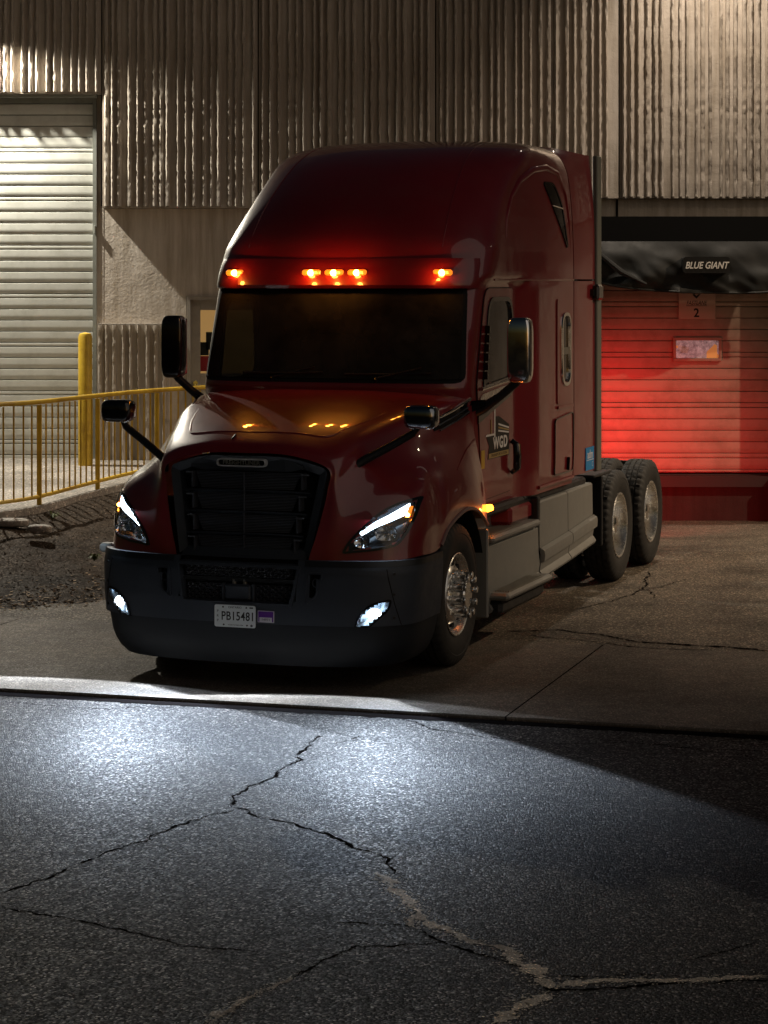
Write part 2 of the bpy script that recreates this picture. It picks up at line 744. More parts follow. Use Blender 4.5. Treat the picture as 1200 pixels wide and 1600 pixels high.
def frame_ring(poly, f, width, off, back, n=96, inner_off=None):
    """a raised rim that follows a polygon: outer edge on the polygon, inner edge moved in by width"""
    o = resample(poly, n)
    i = shrink(o, width)
    io = off if inner_off is None else inner_off
    m = MB()
    m.grid([[f(a, b, back) for a, b in o], [f(a, b, off) for a, b in shrink(o, width * .15)],
            [f(a, b, io) for a, b in shrink(o, width * .85)], [f(a, b, back) for a, b in i]], closed=True)
    return m

# ------------------------------------------------------------------ the truck (local axes: x to its left side, y rearwards, z up)
truck = empty('semi_truck', (-1.016, 15.652, 0), radians(-19.33))
tag(truck, 'dark red semi truck with raised roof sleeper, amber roof lights on and front lights glowing', 'truck')

# --- cab and sleeper shell
YF = [(1.05, 1.80), (1.9, 1.70), (2.0, 1.68), (2.72, 1.93), (2.98, 2.02), (3.15, 2.10), (3.4, 2.30), (3.6, 2.56), (3.75, 2.82), (3.87, 3.14), (3.94, 3.50), (3.975, 3.9)]
SZ = [(1.05, 1.19), (1.3, 1.205), (2.3, 1.205), (2.8, 1.205), (3.1, 1.20), (3.4, 1.185), (3.6, 1.165), (3.75, 1.135), (3.87, 1.06), (3.94, .92), (3.975, .70)]
BZ = [(1.05, .40), (2.7, .42), (3.0, .55), (3.4, .72), (3.7, .80), (3.975, .70)]
NZ = [(1.05, 3.6), (2.7, 3.4), (3.0, 2.9), (3.4, 2.5), (3.975, 2.3)]
YREAR = 4.54


def side_x(y, z):
    w_ = smooth_tab(SZ, z)
    low = .905 if y < 3.06 else 1.0 if y > 3.42 else .905 + .095 * (.5 - .5 * cos(pi * (y - 3.06) / .36))
    t_ = max(0, min(1, (y - 2.45) / 1.9))
    hi = 1 - (.06 + .11 * max(0, min(1, (z - 3.05) / .6))) * (1 - t_ * t_ * (3 - 2 * t_))
    k = max(0, min(1, (z - 2.74) / .10))
    k = k * k * (3 - 2 * k)
    return w_ * (low * (1 - k) + hi * k)


def outline(z, na=34, ns=44):
    yf, B, n = smooth_tab(YF, z), lerp_tab(BZ, z), lerp_tab(NZ, z)
    W = side_x(yf + B, z)
    pts = []
    for i in range(na + 1):
        t = pi / 2 * i / na
        pts.append((W * sin(t)**(2 / n) if i else 0, yf + B * (1 - max(0, cos(t))**(2 / n) if i < na else 1)))
    y0 = yf + B
    for i in range(1, ns + 1):
        y = y0 + (YREAR - y0) * i / ns
        pts.append((side_x(y, z), y))
    return pts


def cab_front(x, z, off=0):
    yf, B, n = smooth_tab(YF, z), lerp_tab(BZ, z), lerp_tab(NZ, z)
    W = side_x(yf + B, z)
    u = min(.9995, abs(x) / W)
    return (x, yf + B * (1 - (1 - u**n)**(1 / n)) - off, z)


def cab_side(y, z, off=0, s=1):
    return (s * (side_x(y, z) + off), y, z)


zs = [1.06 + (2.70 - 1.06) * i / 40 for i in range(41)] + [2.70 + (3.4 - 2.70) * i / 20 for i in range(1, 21)] + \
     [3.4 + .575 * sin(pi / 2 * i / 22) for i in range(1, 23)]
rows = []
for z in zs:
    o = outline(z)
    rows.append([(-x, y, z) for x, y in o[::-1][:-1]] + [(x, y, z) for x, y in o])
WS = [(-1.035, 2.05), (1.035, 2.05), (.99, 2.74), (-.99, 2.74)]
WIN = rounded([(2.22, 1.985), (3.02, 2.035), (2.965, 2.64), (2.37, 2.64)], [.05, .12, .13, .12])
SLW = rounded([(4.13, 1.93), (4.37, 1.93), (4.37, 2.50), (4.13, 2.50)], .10)
RFW = rounded([(3.84, 3.60), (4.05, 3.60), (4.22, 3.42), (4.33, 3.08), (4.02, 3.38)], [.03, .06, .06, .02, .03])


def cab_hole(c):
    x, y, z = c
    if y < 2.35 and abs(x) < 1.07 and inside(WS, max(-1.03, min(1.03, x)) * .985, z) and y < cab_front(min(1.0, abs(x)), z)[1] + .03: return True
    if inside(WIN, y, z) and abs(x) > 1.0: return True
    return inside(SLW, y, z) and abs(x) > 1.0


m = MB().grid(rows)
top = rows[-1]
m.add(top + [(0, 4.0, 3.985)], [(i, i + 1, len(top)) for i in range(len(top) - 1)])
m.drop(cab_hole)
shell = m.build('cab_shell', 'paint', truck, True, 40)
# rear wall of the sleeper and the inner lining
m = MB()
back = [(x, YREAR - .01, z) for r, z in zip(rows, zs) for x in (r[-1][0],)]
m.grid([[(-x, y, z) for x, y, z in back], back])
m.build('rear_wall', 'black_plastic', truck)
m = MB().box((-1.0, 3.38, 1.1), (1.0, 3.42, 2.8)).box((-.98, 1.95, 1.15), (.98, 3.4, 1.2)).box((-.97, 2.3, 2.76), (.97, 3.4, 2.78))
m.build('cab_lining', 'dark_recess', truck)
m = MB().cbox((-.98, 1.98, 1.5), (.98, 2.35, 1.93), .06)
dash = m.build('dashboard', 'black_plastic', truck)
sw = MB().tube([(.5 + .22 * cos(t * pi / 12), 2.46 - .07 * sin(t * pi / 12), 1.95 + .2 * sin(t * pi / 12)) for t in range(25)], .016, 8, False)
sw.tube([(.5, 2.46, 1.95), (.5, 2.3, 1.85)], .03).box((.3, 2.45, 1.94), (.7, 2.47, 1.97)).build('steering_wheel', 'black_plastic', truck, True)
for sx in (-.5, .5):
    m = MB().cbox((sx - .26, 2.7, 1.55), (sx + .26, 3.15, 1.7), .05).cbox((sx - .24, 3.05, 1.7), (sx + .24, 3.2, 2.35), .05).cbox((sx - .14, 3.08, 2.36), (sx + .14, 3.17, 2.55), .04)
    m.build('seat', 'seat_fabric', truck)
m = MB().prism([(-.03, 0), (.03, 0), (.035, .04), (.015, .05), (.03, .08), (0, .13), (-.03, .08), (-.015, .05), (-.035, .04)], lambda a, b: (a - .05, 2.12, 2.49 + b), lambda a, b: (a - .05, 2.125, 2.49 + b))
m.build('air_freshener', 'skin_orange', truck)

# --- windscreen and windows
ws = scan_patch(rounded(WS, .05), cab_front, 24, 44, .004, 0).build('windscreen', 'cab_glass', truck, True, 60)
frame_ring(rounded(shrink(WS, -.03), .07), cab_front, .035, .005, -.01, 140).build('gasket', 'dark_recess', ws, True)
for sx in (-.42, .42):
    m = MB()
    a = Vector(cab_front(sx, 2.06, .02)); b = Vector(cab_front(sx + .34, 2.14, .02)); c_ = Vector(cab_front(sx - .25, 2.09, .02)); d_ = Vector(cab_front(sx + .42, 2.10, .02))
    m.tube([a, b], .008, 6).tube([c_, (c_ + d_) / 2 + Vector((0, -.01, -.004)), d_], .009, 6).tube([a + Vector((0, .02, -.03)), a], .014, 8)
    m.build('wiper', 'black_plastic', truck)


def both(fn):
    for s in (1, -1): fn(s)


DOOR = [(2.06, 2.0), (2.13, 1.5), (2.17, 1.115), (3.05, 1.13), (3.06, 2.0), (3.06, 2.735), (2.27, 2.735)]


DOOR_P0 = resample(rounded(DOOR, [.02, .02, .05, .08, .02, .10, .12]), 90)[0]


def mk_door(s):
    f = lambda a, b, o: cab_side(a, b, o, s)
    pan = scan_patch(rounded(DOOR, [.02, .02, .05, .08, .02, .10, .12]), f, 60, 26, .012, .016)
    pan.drop(lambda c: inside(shrink(WIN, -.005), c[1], c[2]))
    d = pan.build('door', 'paint', truck, True, 30)
    MB().tube([f(a, b, .002) for a, b in resample(rounded(DOOR, [.02, .02, .05, .08, .02, .10, .12]), 90)] + [f(*DOOR_P0, .002)], .0065, 6, False).build('door_seal', 'dark_recess', d, True)
    frame_ring(shrink(WIN, -.035), f, .05, .022, -.01, 120).build('window_frame', 'black_gloss', d, True)
    scan_patch(WIN, f, 14, 10, .004, 0).build('window', 'cab_glass', d, True)
    # bright belt moulding under the window, and the black wedge under it
    MB().tube([cab_side(2.14, 1.968, .02, s), cab_side(3.05, 2.018, .02, s)], [.014, .016], 8).build('belt_trim', 'chrome', d, True)
    scan_patch([(2.12, 1.925), (2.12, 1.87), (3.05, 1.968), (3.05, 1.99)], f, 6, 10, .020, .01).build('belt_trim', 'polished_aluminium', d, True)
    scan_patch([(2.08, 1.71), (3.03, 1.90), (3.05, 1.955), (2.08, 1.86)], f, 8, 10, .016, .008).build('belt_panel', 'black_gloss', d, True)
    hp = [cab_side(2.955, z_, o_, s) for z_, o_ in ((1.525, .02), (1.50, .055), (1.40, .065), (1.30, .06), (1.27, .02))]
    h = MB().tube(hp, [.020, .026, .028, .026, .018], 10, True, 1).build('handle', 'black_gloss', d, True)
    MB().tube([(p[0] + s * .022, p[1] + .018, p[2]) for p in hp[1:4]], .010, 8).build('trim', 'chrome', h, True)
    # saw-toothed black wind deflector on the pillar edge
    for k in range(6):
        z_ = 2.04 + k * .07
        MB().prism([(2.20, z_), (2.24, z_ + .035), (2.20, z_ + .06)], lambda a, b: cab_side(a + .012 * k, b, .05, s), lambda a, b: cab_side(a + .012 * k, b, .012, s)).build('deflector_tooth', 'black_gloss', d)


both(mk_door)


def mk_side(s):
    f = lambda a, b, o: cab_side(a, b, o, s)
    # gutter line between the cab body and the roof cap
    MB().tube([cab_side(y, 2.80, .002, s) for y in (2.45, 2.7, 3.0, 3.3, 3.6, 4.0, 4.3, 4.53)], .008, 6).build('roof_seam', 'paint', truck, True)
    # sleeper vent door with its tall window
    sd = rounded([(3.98, 1.76), (4.50, 1.76), (4.47, 2.64), (3.98, 2.64)], .04)
    p = scan_patch(sd, f, 30, 14, .010, .014)
    p.drop(lambda c: inside(shrink(SLW, -.005), c[1], c[2]))
    d = p.build('sleeper_panel', 'paint', truck, True, 30)
    frame_ring(shrink(SLW, -.03), f, .04, .022, -.01, 80).build('window_frame', 'chrome', d, True)
    scan_patch(SLW, f, 12, 8, .002, 0).build('window', 'cab_glass', d, True)
    MB().box(*sorted_box(cab_side(4.13, 2.17, .004, s), cab_side(4.37, 2.23, .014, s))).build('window_bar', 'step_metal', d)
    scan_patch([(3.99, 1.72), (4.49, 1.72), (4.49, 1.745), (3.99, 1.745)], f, 3, 12, .016, .02).build('trim', 'paint', d, True)
    bx = rounded([(3.88, 1.17), (4.50, 1.17), (4.48, 1.68), (3.88, 1.64)], .05)
    b = scan_patch(bx, f, 12, 12, .010, .014).build('luggage_door', 'paint', truck, True, 30)
    frame_ring(bx, f, .012, .018, .008, 90).build('trim', 'black_gloss', b, True)
    MB().tube([cab_side(4.30, 1.19, .02, s), cab_side(4.30, 1.30, .02, s)], .014, 8).build('latch', 'black_gloss', b, True)
    # roof side window
    frame_ring(shrink(RFW, -.02), f, .026, .012, -.01, 80).build('roof_window_frame', 'black_gloss', truck, True)
    g = scan_patch(RFW, f, 20, 6, .006, .01).build('roof_window', 'black_gloss', truck, True)
    MB().tube([cab_side(3.96, 3.42, .012, s), cab_side(4.23, 3.40, .012, s)], .006, 6).build('trim', 'chrome', g, True)
    # raised arch moulding on the roof cap
    path = [(2.78, 3.10), (2.9, 3.28), (3.1, 3.46), (3.35, 3.60), (3.65, 3.70), (3.95, 3.735), (4.2, 3.70), (4.38, 3.52), (4.44, 3.3), (4.47, 3.0)]
    MB().tube([cab_side(a, b, -.006, s) for a, b in path], [.006, .014, .022, .028, .03, .03, .028, .022, .016, .006], 10).build('roof_moulding', 'paint', truck, True, 60)
    # side extender behind the sleeper
    E0, E1 = 4.565, 5.25
    zz = [1.115 + (2.785 - 1.115) * i / 14 for i in range(15)]
    fx = lambda y, z: side_x(4.5, z) + .012 * (y - E0)
    for za, zb, nm in ((1.115, 2.79, 'extender_panel'), (2.805, 3.93, 'extender_panel')):
        outer, inner = [], []
        for i in range(25):
            u = i / 24
            z = za + (zb - za) * u
            ro = []
            for k in range(9):
                y = E0 + (E1 - E0) * k / 8
                top_cap = 3.955 - .055 * k / 8 - .01 * sin(pi * k / 8)
                z2 = min(z, top_cap) if nm else z
                zr = z2 if zb < 3 else za + (top_cap - za) * u
                xr = 1.213 - .06 * max(0, (zr - 3.1) / .86)**2
                uu = (k / 8)**.7
                xo = side_x(4.54, zr) * (1 - uu) + xr * uu
                ro.append((s * xo, y, zr))
            outer.append(ro)
            inner.append([(x - s * .03, y, z) for x, y, z in ro])
        m = MB().grid(outer)
        m.grid(inner)
        ring_o = outer[0] + [r[-1] for r in outer[1:]] + outer[-1][::-1][1:] + [r[0] for r in outer[::-1]][1:-1]
        m.grid([ring_o, [(x - s * .03, y, z) for x, y, z in ring_o]], closed=True)
        m.build(nm, 'paint', truck, True, 30)
    MB().cbox((min(s * 1.19, s * 1.235), 5.262, 1.10), (max(s * 1.19, s * 1.235), 5.42, 3.90), .008).build('extender_seal', 'rubber_strip', truck)
    MB().cbox((min(s * 1.20, s * 1.27), 5.18, 2.62), (max(s * 1.20, s * 1.27), 5.36, 2.76), .02).box((min(s * 1.19, s * 1.24), 5.10, 2.66), (max(s * 1.19, s * 1.24), 5.18, 2.72)).build('extender_bracket', 'black_gloss', truck)
    # short sill under door and sleeper
    MB().cbox((min(s * 1.02, s * 1.15), 2.1, .99), (max(s * 1.02, s * 1.15), 5.2, 1.06), .02).build('sill', 'black_plastic', truck)
    MB().tube([cab_side(y, 1.112, .006, s) for y in (3.44, 3.8, 4.2, 4.53)], .016, 8).build('sill_trim', 'paint', truck, True)


def sorted_box(a, b):
    return tuple(min(p, q) for p, q in zip(a, b)), tuple(max(p, q) for p, q in zip(a, b))


both(mk_side)
MB().box((-1.05, 4.56, 3.55), (1.05, 4.95, 3.86)).build('roof_rear_cover', 'black_plastic', truck)

# --- sun visor with the five amber marker lamps
VZ = [2.735, 2.76, 2.84, 2.92, 2.965]
VO = [.05, .07, .060, .035, .008]


def visor_pt(t, z, off):     # t along the outline from -1 to 1
    s = 1 if t >= 0 else -1
    a = abs(t) * pi / 2 * .97
    n = 3.6
    yf, B = smooth_tab(YF, z), .42
    W = 1.075
    return (s * (W + off * .25) * sin(a)**(2 / n) if a else 0, yf - off + (B + off) * (1 - cos(a)**(2 / n)), z)


ts = [-1 + 2 * i / 80 for i in range(81)]
ts = [(abs(t)**1.25) * (1 if t > 0 else -1) for t in ts]
rows_v = [[visor_pt(t, z, o) for t in ts] for z, o in zip(VZ, VO)]
inner = [[visor_pt(t, z, -.01) for t in ts] for z in (VZ[-1], VZ[0])]
m = MB().grid(rows_v + inner + [rows_v[0]])
n_ = len(ts)
for e in (0, n_ - 1):
    ringv = [r[e] for r in rows_v + inner]
    m.add(ringv, [tuple(range(len(ringv)))])
visor = m.build('sun_visor', 'paint', truck, True, 45)


def vis_at(x, z, off):
    best = min((i for i in range(4000)), key=lambda i: abs(visor_pt(i / 3999, z, off)[0] - abs(x)))
    p = visor_pt(best / 3999, z, off)
    return (x, p[1], z)


for x in (-.85, -.187, 0, .187, .85):
    p = vis_at(x, 2.853, .060)
    base = MB()
    base.cbox((x - .075, p[1] - .018, 2.832), (x + .075, p[1] + .03, 2.878), .012)
    lm = base.build('marker_lamp', 'amber_lens', truck)
    MB().tube([(x, p[1] - .032, 2.853), (x, p[1] - .012, 2.853)], [.020, .025], 14).build('bulb', 'amber_bulb', lm, True)
    pl = lamp('marker_lamp_light', 'POINT', (x, p[1] - .11, 2.85), 1.3, (1, .34, .04), shadow_soft_size=.02)
    pl.parent = truck

# --- the nose: hood and fenders as one bicubic surface from a control net (half, mirrored)
NET = [
    # i0 centre           i1                 i2 shoulder        i3 hood side       i4 valley         i5 fender top      i6 fender side     i7 lower edge
    [(0, .150, 1.600), (.33, .160, 1.590), (.60, .19, 1.505), (.605, .18, 1.36), (.572, .15, 1.18), (.535, .125, 1.03), (.505, .11, .93), (.49, .10, .865)],
    [(0, .215, 1.672), (.34, .225, 1.662), (.64, .25, 1.575), (.675, .22, 1.40), (.70, .19, 1.24), (.70, .165, 1.10), (.70, .15, .98), (.70, .14, .868)],
    [(0, .50, 1.770), (.36, .50, 1.765), (.68, .50, 1.700), (.78, .46, 1.530), (.88, .40, 1.40), (1.0, .36, 1.27), (1.03, .31, 1.08), (1.03, .27, .880)],
    [(0, .80, 1.840), (.40, .80, 1.835), (.76, .80, 1.775), (.87, .76, 1.620), (.97, .70, 1.48), (1.125, .62, 1.335), (1.168, .56, 1.13), (1.17, .50, .895)],
    [(0, 1.05, 1.885), (.42, 1.05, 1.88), (.83, 1.05, 1.830), (.94, 1.03, 1.700), (1.02, .98, 1.54), (1.13, .92, 1.38), (1.185, .88, 1.16), (1.19, .84, .905)],
    [(0, 1.20, 1.910), (.44, 1.20, 1.905), (.87, 1.20, 1.855), (.97, 1.18, 1.730), (1.04, 1.15, 1.57), (1.15, 1.10, 1.41), (1.20, 1.06, 1.23), (1.205, 1.03, 1.040)],
    [(0, 1.42, 1.940), (.46, 1.42, 1.935), (.92, 1.42, 1.885), (1.01, 1.42, 1.770), (1.07, 1.42, 1.61), (1.16, 1.42, 1.44), (1.205, 1.42, 1.28), (1.21, 1.42, 1.125)],
    [(0, 1.68, 1.970), (.49, 1.68, 1.965), (.98, 1.68, 1.915), (1.05, 1.68, 1.800), (1.09, 1.70, 1.65), (1.15, 1.70, 1.47), (1.20, 1.72, 1.28), (1.21, 1.74, 1.085)],
    [(0, 1.90, 1.985), (.50, 1.92, 1.980), (1.01, 1.96, 1.935), (1.065, 1.98, 1.830), (1.09, 2.00, 1.68), (1.125, 2.00, 1.50), (1.17, 2.00, 1.28), (1.20, 2.00, .960)],
]


def cr(p0, p1, p2, p3, t):
    return tuple(.5 * ((2 * b) + (-a + c) * t + (2 * a - 5 * b + 4 * c - d) * t * t + (-a + 3 * b - 3 * c + d) * t**3) for a, b, c, d in zip(p0, p1, p2, p3))


def refine(line, k, mirror=False):
    out = []
    n = len(line)
    for i in range(n - 1):
        p0 = line[i - 1] if i else ((-line[1][0], line[1][1], line[1][2]) if mirror else tuple(2 * a - b for a, b in zip(line[0], line[1])))
        p3 = line[i + 2] if i + 2 < n else tuple(2 * a - b for a, b in zip(line[-1], line[-2]))
        for j in range(k):
            out.append(cr(p0, line[i], line[i + 1], p3, j / k))
    out.append(line[-1])
    return out


fine = [refine(r, 10, True) for r in NET]
cols = list(zip(*fine))
cols = [refine(list(c), 10) for c in cols]
half = list(zip(*cols))            # [station][section]
full = [[(-x, y, z) for x, y, z in r[::-1][:-1]] + list(r) for r in half]
nose_all = MB().grid(full)
bvh_nose = BVHTree.FromPolygons([Vector(p) for p in nose_all.v], nose_all.f)


def nose_f(x, z, off=0):
    h = bvh_nose.ray_cast(Vector((x, -1, z)), Vector((0, 1, 0)))
    if h[0] is None:
        return (x, .4, z)
    nn = h[1] if h[1].y < 0 else -h[1]
    p = h[0] + nn * off
    return (p.x, p.y, p.z)


def nose_s(y, z, off=0, s=1):
    h = bvh_nose.ray_cast(Vector((s * 3, y, z)), Vector((-s, 0, 0)))
    if h[0] is None:
        return (s * 1.19, y, z)
    nn = h[1] if h[1].x * s > 0 else -h[1]
    p = h[0] + nn * off
    return (p.x, p.y, p.z)


HEAD = [(.725, .935), (.93, .955), (1.055, .980), (1.105, 1.06), (1.132, 1.17), (1.142, 1.290), (1.045, 1.264), (.95, 1.205), (.84, 1.10), (.76, 1.005)]
HL = rounded(HEAD, [.015, .02, .03, .04, .03, .008, .05, .05, .05, .05], 4)
HLi = shrink(HL, .012)
nose_all.drop(lambda c: c[1] < .9 and inside(HLi, abs(c[0]), c[2]))
nose = nose_all.build('hood', 'paint', truck, True, 50)
# raised hood centre panel edge (front lip) and the washer nozzle
lip = [(-.60, 1.69), (-.56, 1.675), (-.45, 1.668), (0, 1.672), (.45, 1.668), (.56, 1.675), (.60, 1.69)]


def nose_top(x, y, off=0):
    h = bvh_nose.ray_cast(Vector((x, y, 4)), Vector((0, 0, -1)))
    nn = h[1] if h[1].z > 0 else -h[1]
    p = h[0] + nn * off
    return (p.x, p.y, p.z)


lp = [(-.74, 1.05), (-.66, .75), (-.575, .52), (-.54, .44), (-.48, .395), (-.3, .375), (0, .37), (.3, .375), (.48, .395), (.54, .44), (.575, .52), (.66, .75), (.74, 1.05)]
lp = [p for p in refine([(a, b, 0) for a, b in lp], 5)]
MB().tube([nose_top(a, b, -.004) for a, b, _ in lp], [.004 + .006 * sin(pi * i / (len(lp) - 1))**.3 for i in range(len(lp))], 8).build('hood_lip', 'paint', truck, True, 80)
MB().tube([nose_top(-.13, .245, .004), nose_top(-.13, .30, .008)], .008, 8).build('hood_nozzle', 'black_gloss', truck)
# cowl between the hood and the windscreen
m = MB()
ra = [half[-1][k] for k in range(0, 26)]
ra = [(-x, y, z) for x, y, z in ra[::-1][:-1]] + list(ra)
rb = [cab_front(max(-1.05, min(1.05, p[0] * 1.02)), 2.055, .015) for p in ra]
m.grid([[(x, y - .04, z - .03) for x, y, z in ra], [(x, y + .05, z - .02) for x, y, z in ra], rb])
m.build('cowl', 'black_plastic', truck, True)


def mk_cowl_side(s):
    # black glossy vent with bright upper trim behind the hood shoulder, and the painted cowl corner in front of the door
    v = [(1.28, 1.70), (1.98, 1.79), (1.985, 1.90), (1.30, 1.765)]
    f = lambda a, b, o: nose_s(a, b, o, s)
    o = scan_patch(v, f, 6, 18, .006, .01).build('hood_vent', 'black_gloss', truck, True)
    MB().tube([nose_s(y, z, .010, s) for y, z in ((1.32, 1.772), (1.6, 1.830), (1.96, 1.900))], [.007, .012, .016], 8).build('trim', 'chrome', o, True)
    for k in range(2):
        MB().tube([nose_s(y, z - .03 - .035 * k, .008, s) for y, z in ((1.36, 1.765), (1.65, 1.82), (1.95, 1.875))], .006, 6).build('louvre', 'bumper_grey', o, True)
    pts = [(1.985, 2.02), (2.0, 1.85), (2.03, 1.6), (2.05, 1.3), (2.06, 1.12)]
    rws = []
    for y, z in pts:
        rws.append([(s * .90, y - .03, z), (s * 1.06, y - .02, z), (s * (1.085 + .02 * (2.0 - z)), y + .01, z), (s * (1.09 + .02 * (2.0 - z)), y + .07, z), (s * 1.05, y + .13, z)])
    MB().grid(rws).build('cowl_panel', 'paint', truck, True)
    # bright fender crest running back to the door, with a grab rail end
    MB().tube([nose_s(y, z, .001, s) for y, z in ((1.35, 1.42), (1.5, 1.475), (1.7, 1.54), (1.97, 1.60))], [.003, .007, .009, .008], 8).build('fender_crease', 'paint', truck, True)
    # wheel arch lip
    edge = [half[j][-1] for j in range(42, 81)]
    edge = [(s * x, y, z) for x, y, z in edge]
    MB().tube(edge, .014, 8).build('arch_lip', 'black_plastic' if s < 0 else 'arch_trim', truck, True)
    # inner liner
    rws = []
    for i in range(17):
        a = pi * i / 16
        rws.append([(s * x, 1.40 - .60 * cos(a), .50 + .66 * sin(a)) for x in (.62, .9, 1.175)])
    MB().grid(rws).build('wheel_arch_liner', 'black_plastic', truck, True)
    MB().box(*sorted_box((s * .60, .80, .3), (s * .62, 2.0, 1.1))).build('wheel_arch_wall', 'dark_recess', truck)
    # side turn lamp low on the cab corner
    sp = MB().tube([(s * 1.18, 2.05, 1.075), (s * 1.222, 2.04, 1.085)], [.030, .024], 12)
    mk = sp.build('side_marker', 'amber_core', truck, True)
    q = lamp('side_marker_light', 'POINT', (s * 1.26, 2.05, 1.06), .9, (1, .22, .03), shadow_soft_size=.02)
    q.parent = truck


both(mk_cowl_side)


# --- headlights
def mk_headlight(s):
    f = lambda a, b, o: (lambda p: (p[0] * s, p[1], p[2]))(nose_f(a, b, o))
    root = frame_ring(shrink(HL, -.010), f, .022, .010, -.02, 120).build('headlight', 'black_gloss', truck, True)
    # housing bowl
    o1 = resample(HL, 72)
    m = MB()
    base = [f(a, b, 0) for a, b in o1]
    mid = [(x, y + .05, z) for x, y, z in [f(a, b, 0) for a, b in shrink(o1, .012)]]
    deep = [(x, y + .10, z) for x, y, z in [f(a, b, 0) for a, b in shrink(o1, .03)]]
    cx, cy, cz = [sum(p[k] for p in deep) / len(deep) for k in range(3)]
    m.grid([base, mid, deep], closed=True)
    m.add(deep + [(cx, cy, cz)], [(i, (i + 1) % 72, 72) for i in range(72)])
    m.build('housing', 'lamp_housing', root, True)
    # two reflector bowls
    for (cx, cz, r, k) in ((.835, 1.015, .052, 0), (.985, 1.065, .062, 1)):
        c = f(cx, cz, 0)
        c = Vector((c[0], c[1] + .045, c[2]))
        m = MB()
        rings = []
        for j in range(9):
            u = j / 8
            rr = r * (.12 + .88 * u**.55) * 1.0
            dy = .060 * (1 - u)
            ring = []
            for q in range(40):
                t = 2 * pi * q / 40
                px, pz = cos(t), sin(t)
                if k:      # squarish outer reflector
                    e = 3.2
                    kk = (abs(px)**e + abs(pz)**e)**(-1 / e)
                    px, pz = px * kk * 1.15, pz * kk * .85
                fac = 1 + .05 * (q % 5 == 0)
                ring.append((c.x + rr * px * fac, c.y + dy - .02 + .3 * (s * (c.x + rr * px) - cx), c.z + rr * pz * fac))
            rings.append(ring)
        m.grid(rings, closed=True)
        m.build('reflector', 'reflector', root, True, 25)
        b = MB().tube([(c.x, c.y + .03, c.z), (c.x, c.y - .01, c.z)], [.016, .013], 10)
        b.tube([(c.x - r, c.y - .01 - .3 * r * s * 1, c.z + .004), (c.x + r, c.y - .01 + .3 * r * s, c.z + .004)], .004, 6)
        b.build('bulb', 'chrome', root, True)
    # daytime running light strip along the upper edge
    up = [(.822, 1.058), (.90, 1.118), (1.0, 1.172), (1.065, 1.212), (1.096, 1.230)]
    up = refine([(a, b, 0) for a, b in up], 5)
    wd = [.012 + .046 * (i / (len(up) - 1))**.8 for i in range(len(up))]
    ra_, rb_ = [], []
    for i, (a, b, _) in enumerate(up):
        ra_.append(Vector(f(a, b + wd[i] * .45, 0)) + Vector((0, .020, 0)))
        rb_.append(Vector(f(a + .012, b - wd[i] * .75, 0)) + Vector((0, .024, 0)))
    m = MB().grid([ra_, rb_, [p + Vector((0, .012, 0)) for p in rb_], [p + Vector((0, .012, 0)) for p in ra_], ra_])
    m.build('running_light', 'drl_light', root, True, 40)
    # reflector surface under the strip
    m = MB().grid([[p + Vector((0, .004, -.002)) for p in rb_], [p + Vector((0, .05, -.05)) for p in rb_]])
    m.build('reflector', 'lamp_silver', root, True)
    # amber turn lamp at the outer end
    am = [(1.088, 1.165), (1.108, 1.165), (1.114, 1.235), (1.098, 1.238)]
    c0 = [Vector(f(a, b, 0)) + Vector((0, .016, 0)) for a, b in am]
    MB().add(c0 + [p + Vector((0, .02, 0)) for p in c0], [(0, 1, 2, 3), (4, 5, 6, 7), (0, 1, 5, 4), (1, 2, 6, 5), (2, 3, 7, 6), (3, 0, 4, 7)]).build('turn_lamp', 'amber_lens', root)
    bp = Vector(f(1.096, 1.18, 0)) + Vector((0, .004, 0))
    MB().tube([bp, bp + Vector((0, .014, 0))], [.012, .016], 10).build('turn_bulb', 'amber_bulb', root, True)
    scan_patch(shrink(HL, .008), f, 26, 20, .004, 0).build('lens', 'lamp_glass', root, True, 80)
    ll = lamp('running_light_glow', 'AREA', Vector(f(.99, 1.18, .03)), 5, (.72, .86, 1), shape='RECTANGLE', size=.24, size_y=.03)
    ll.parent = truck
    ll.rotation_euler = Vector((s * .35, -1, -.25)).to_track_quat('-Z', 'Y').to_euler()


both(mk_headlight)

# --- grille
GR = rounded([(-.49, .875), (.49, .875), (.60, 1.50), (.33, 1.585), (-.33, 1.585), (-.60, 1.50)], [.03, .03, .05, .25, .25, .05])


def gr_f(a, b, off=0):
    y = .105 + (b - .87) * .09 + .12 * (abs(a) / .6)**2.4 * .6
    return (a, y - off, b)


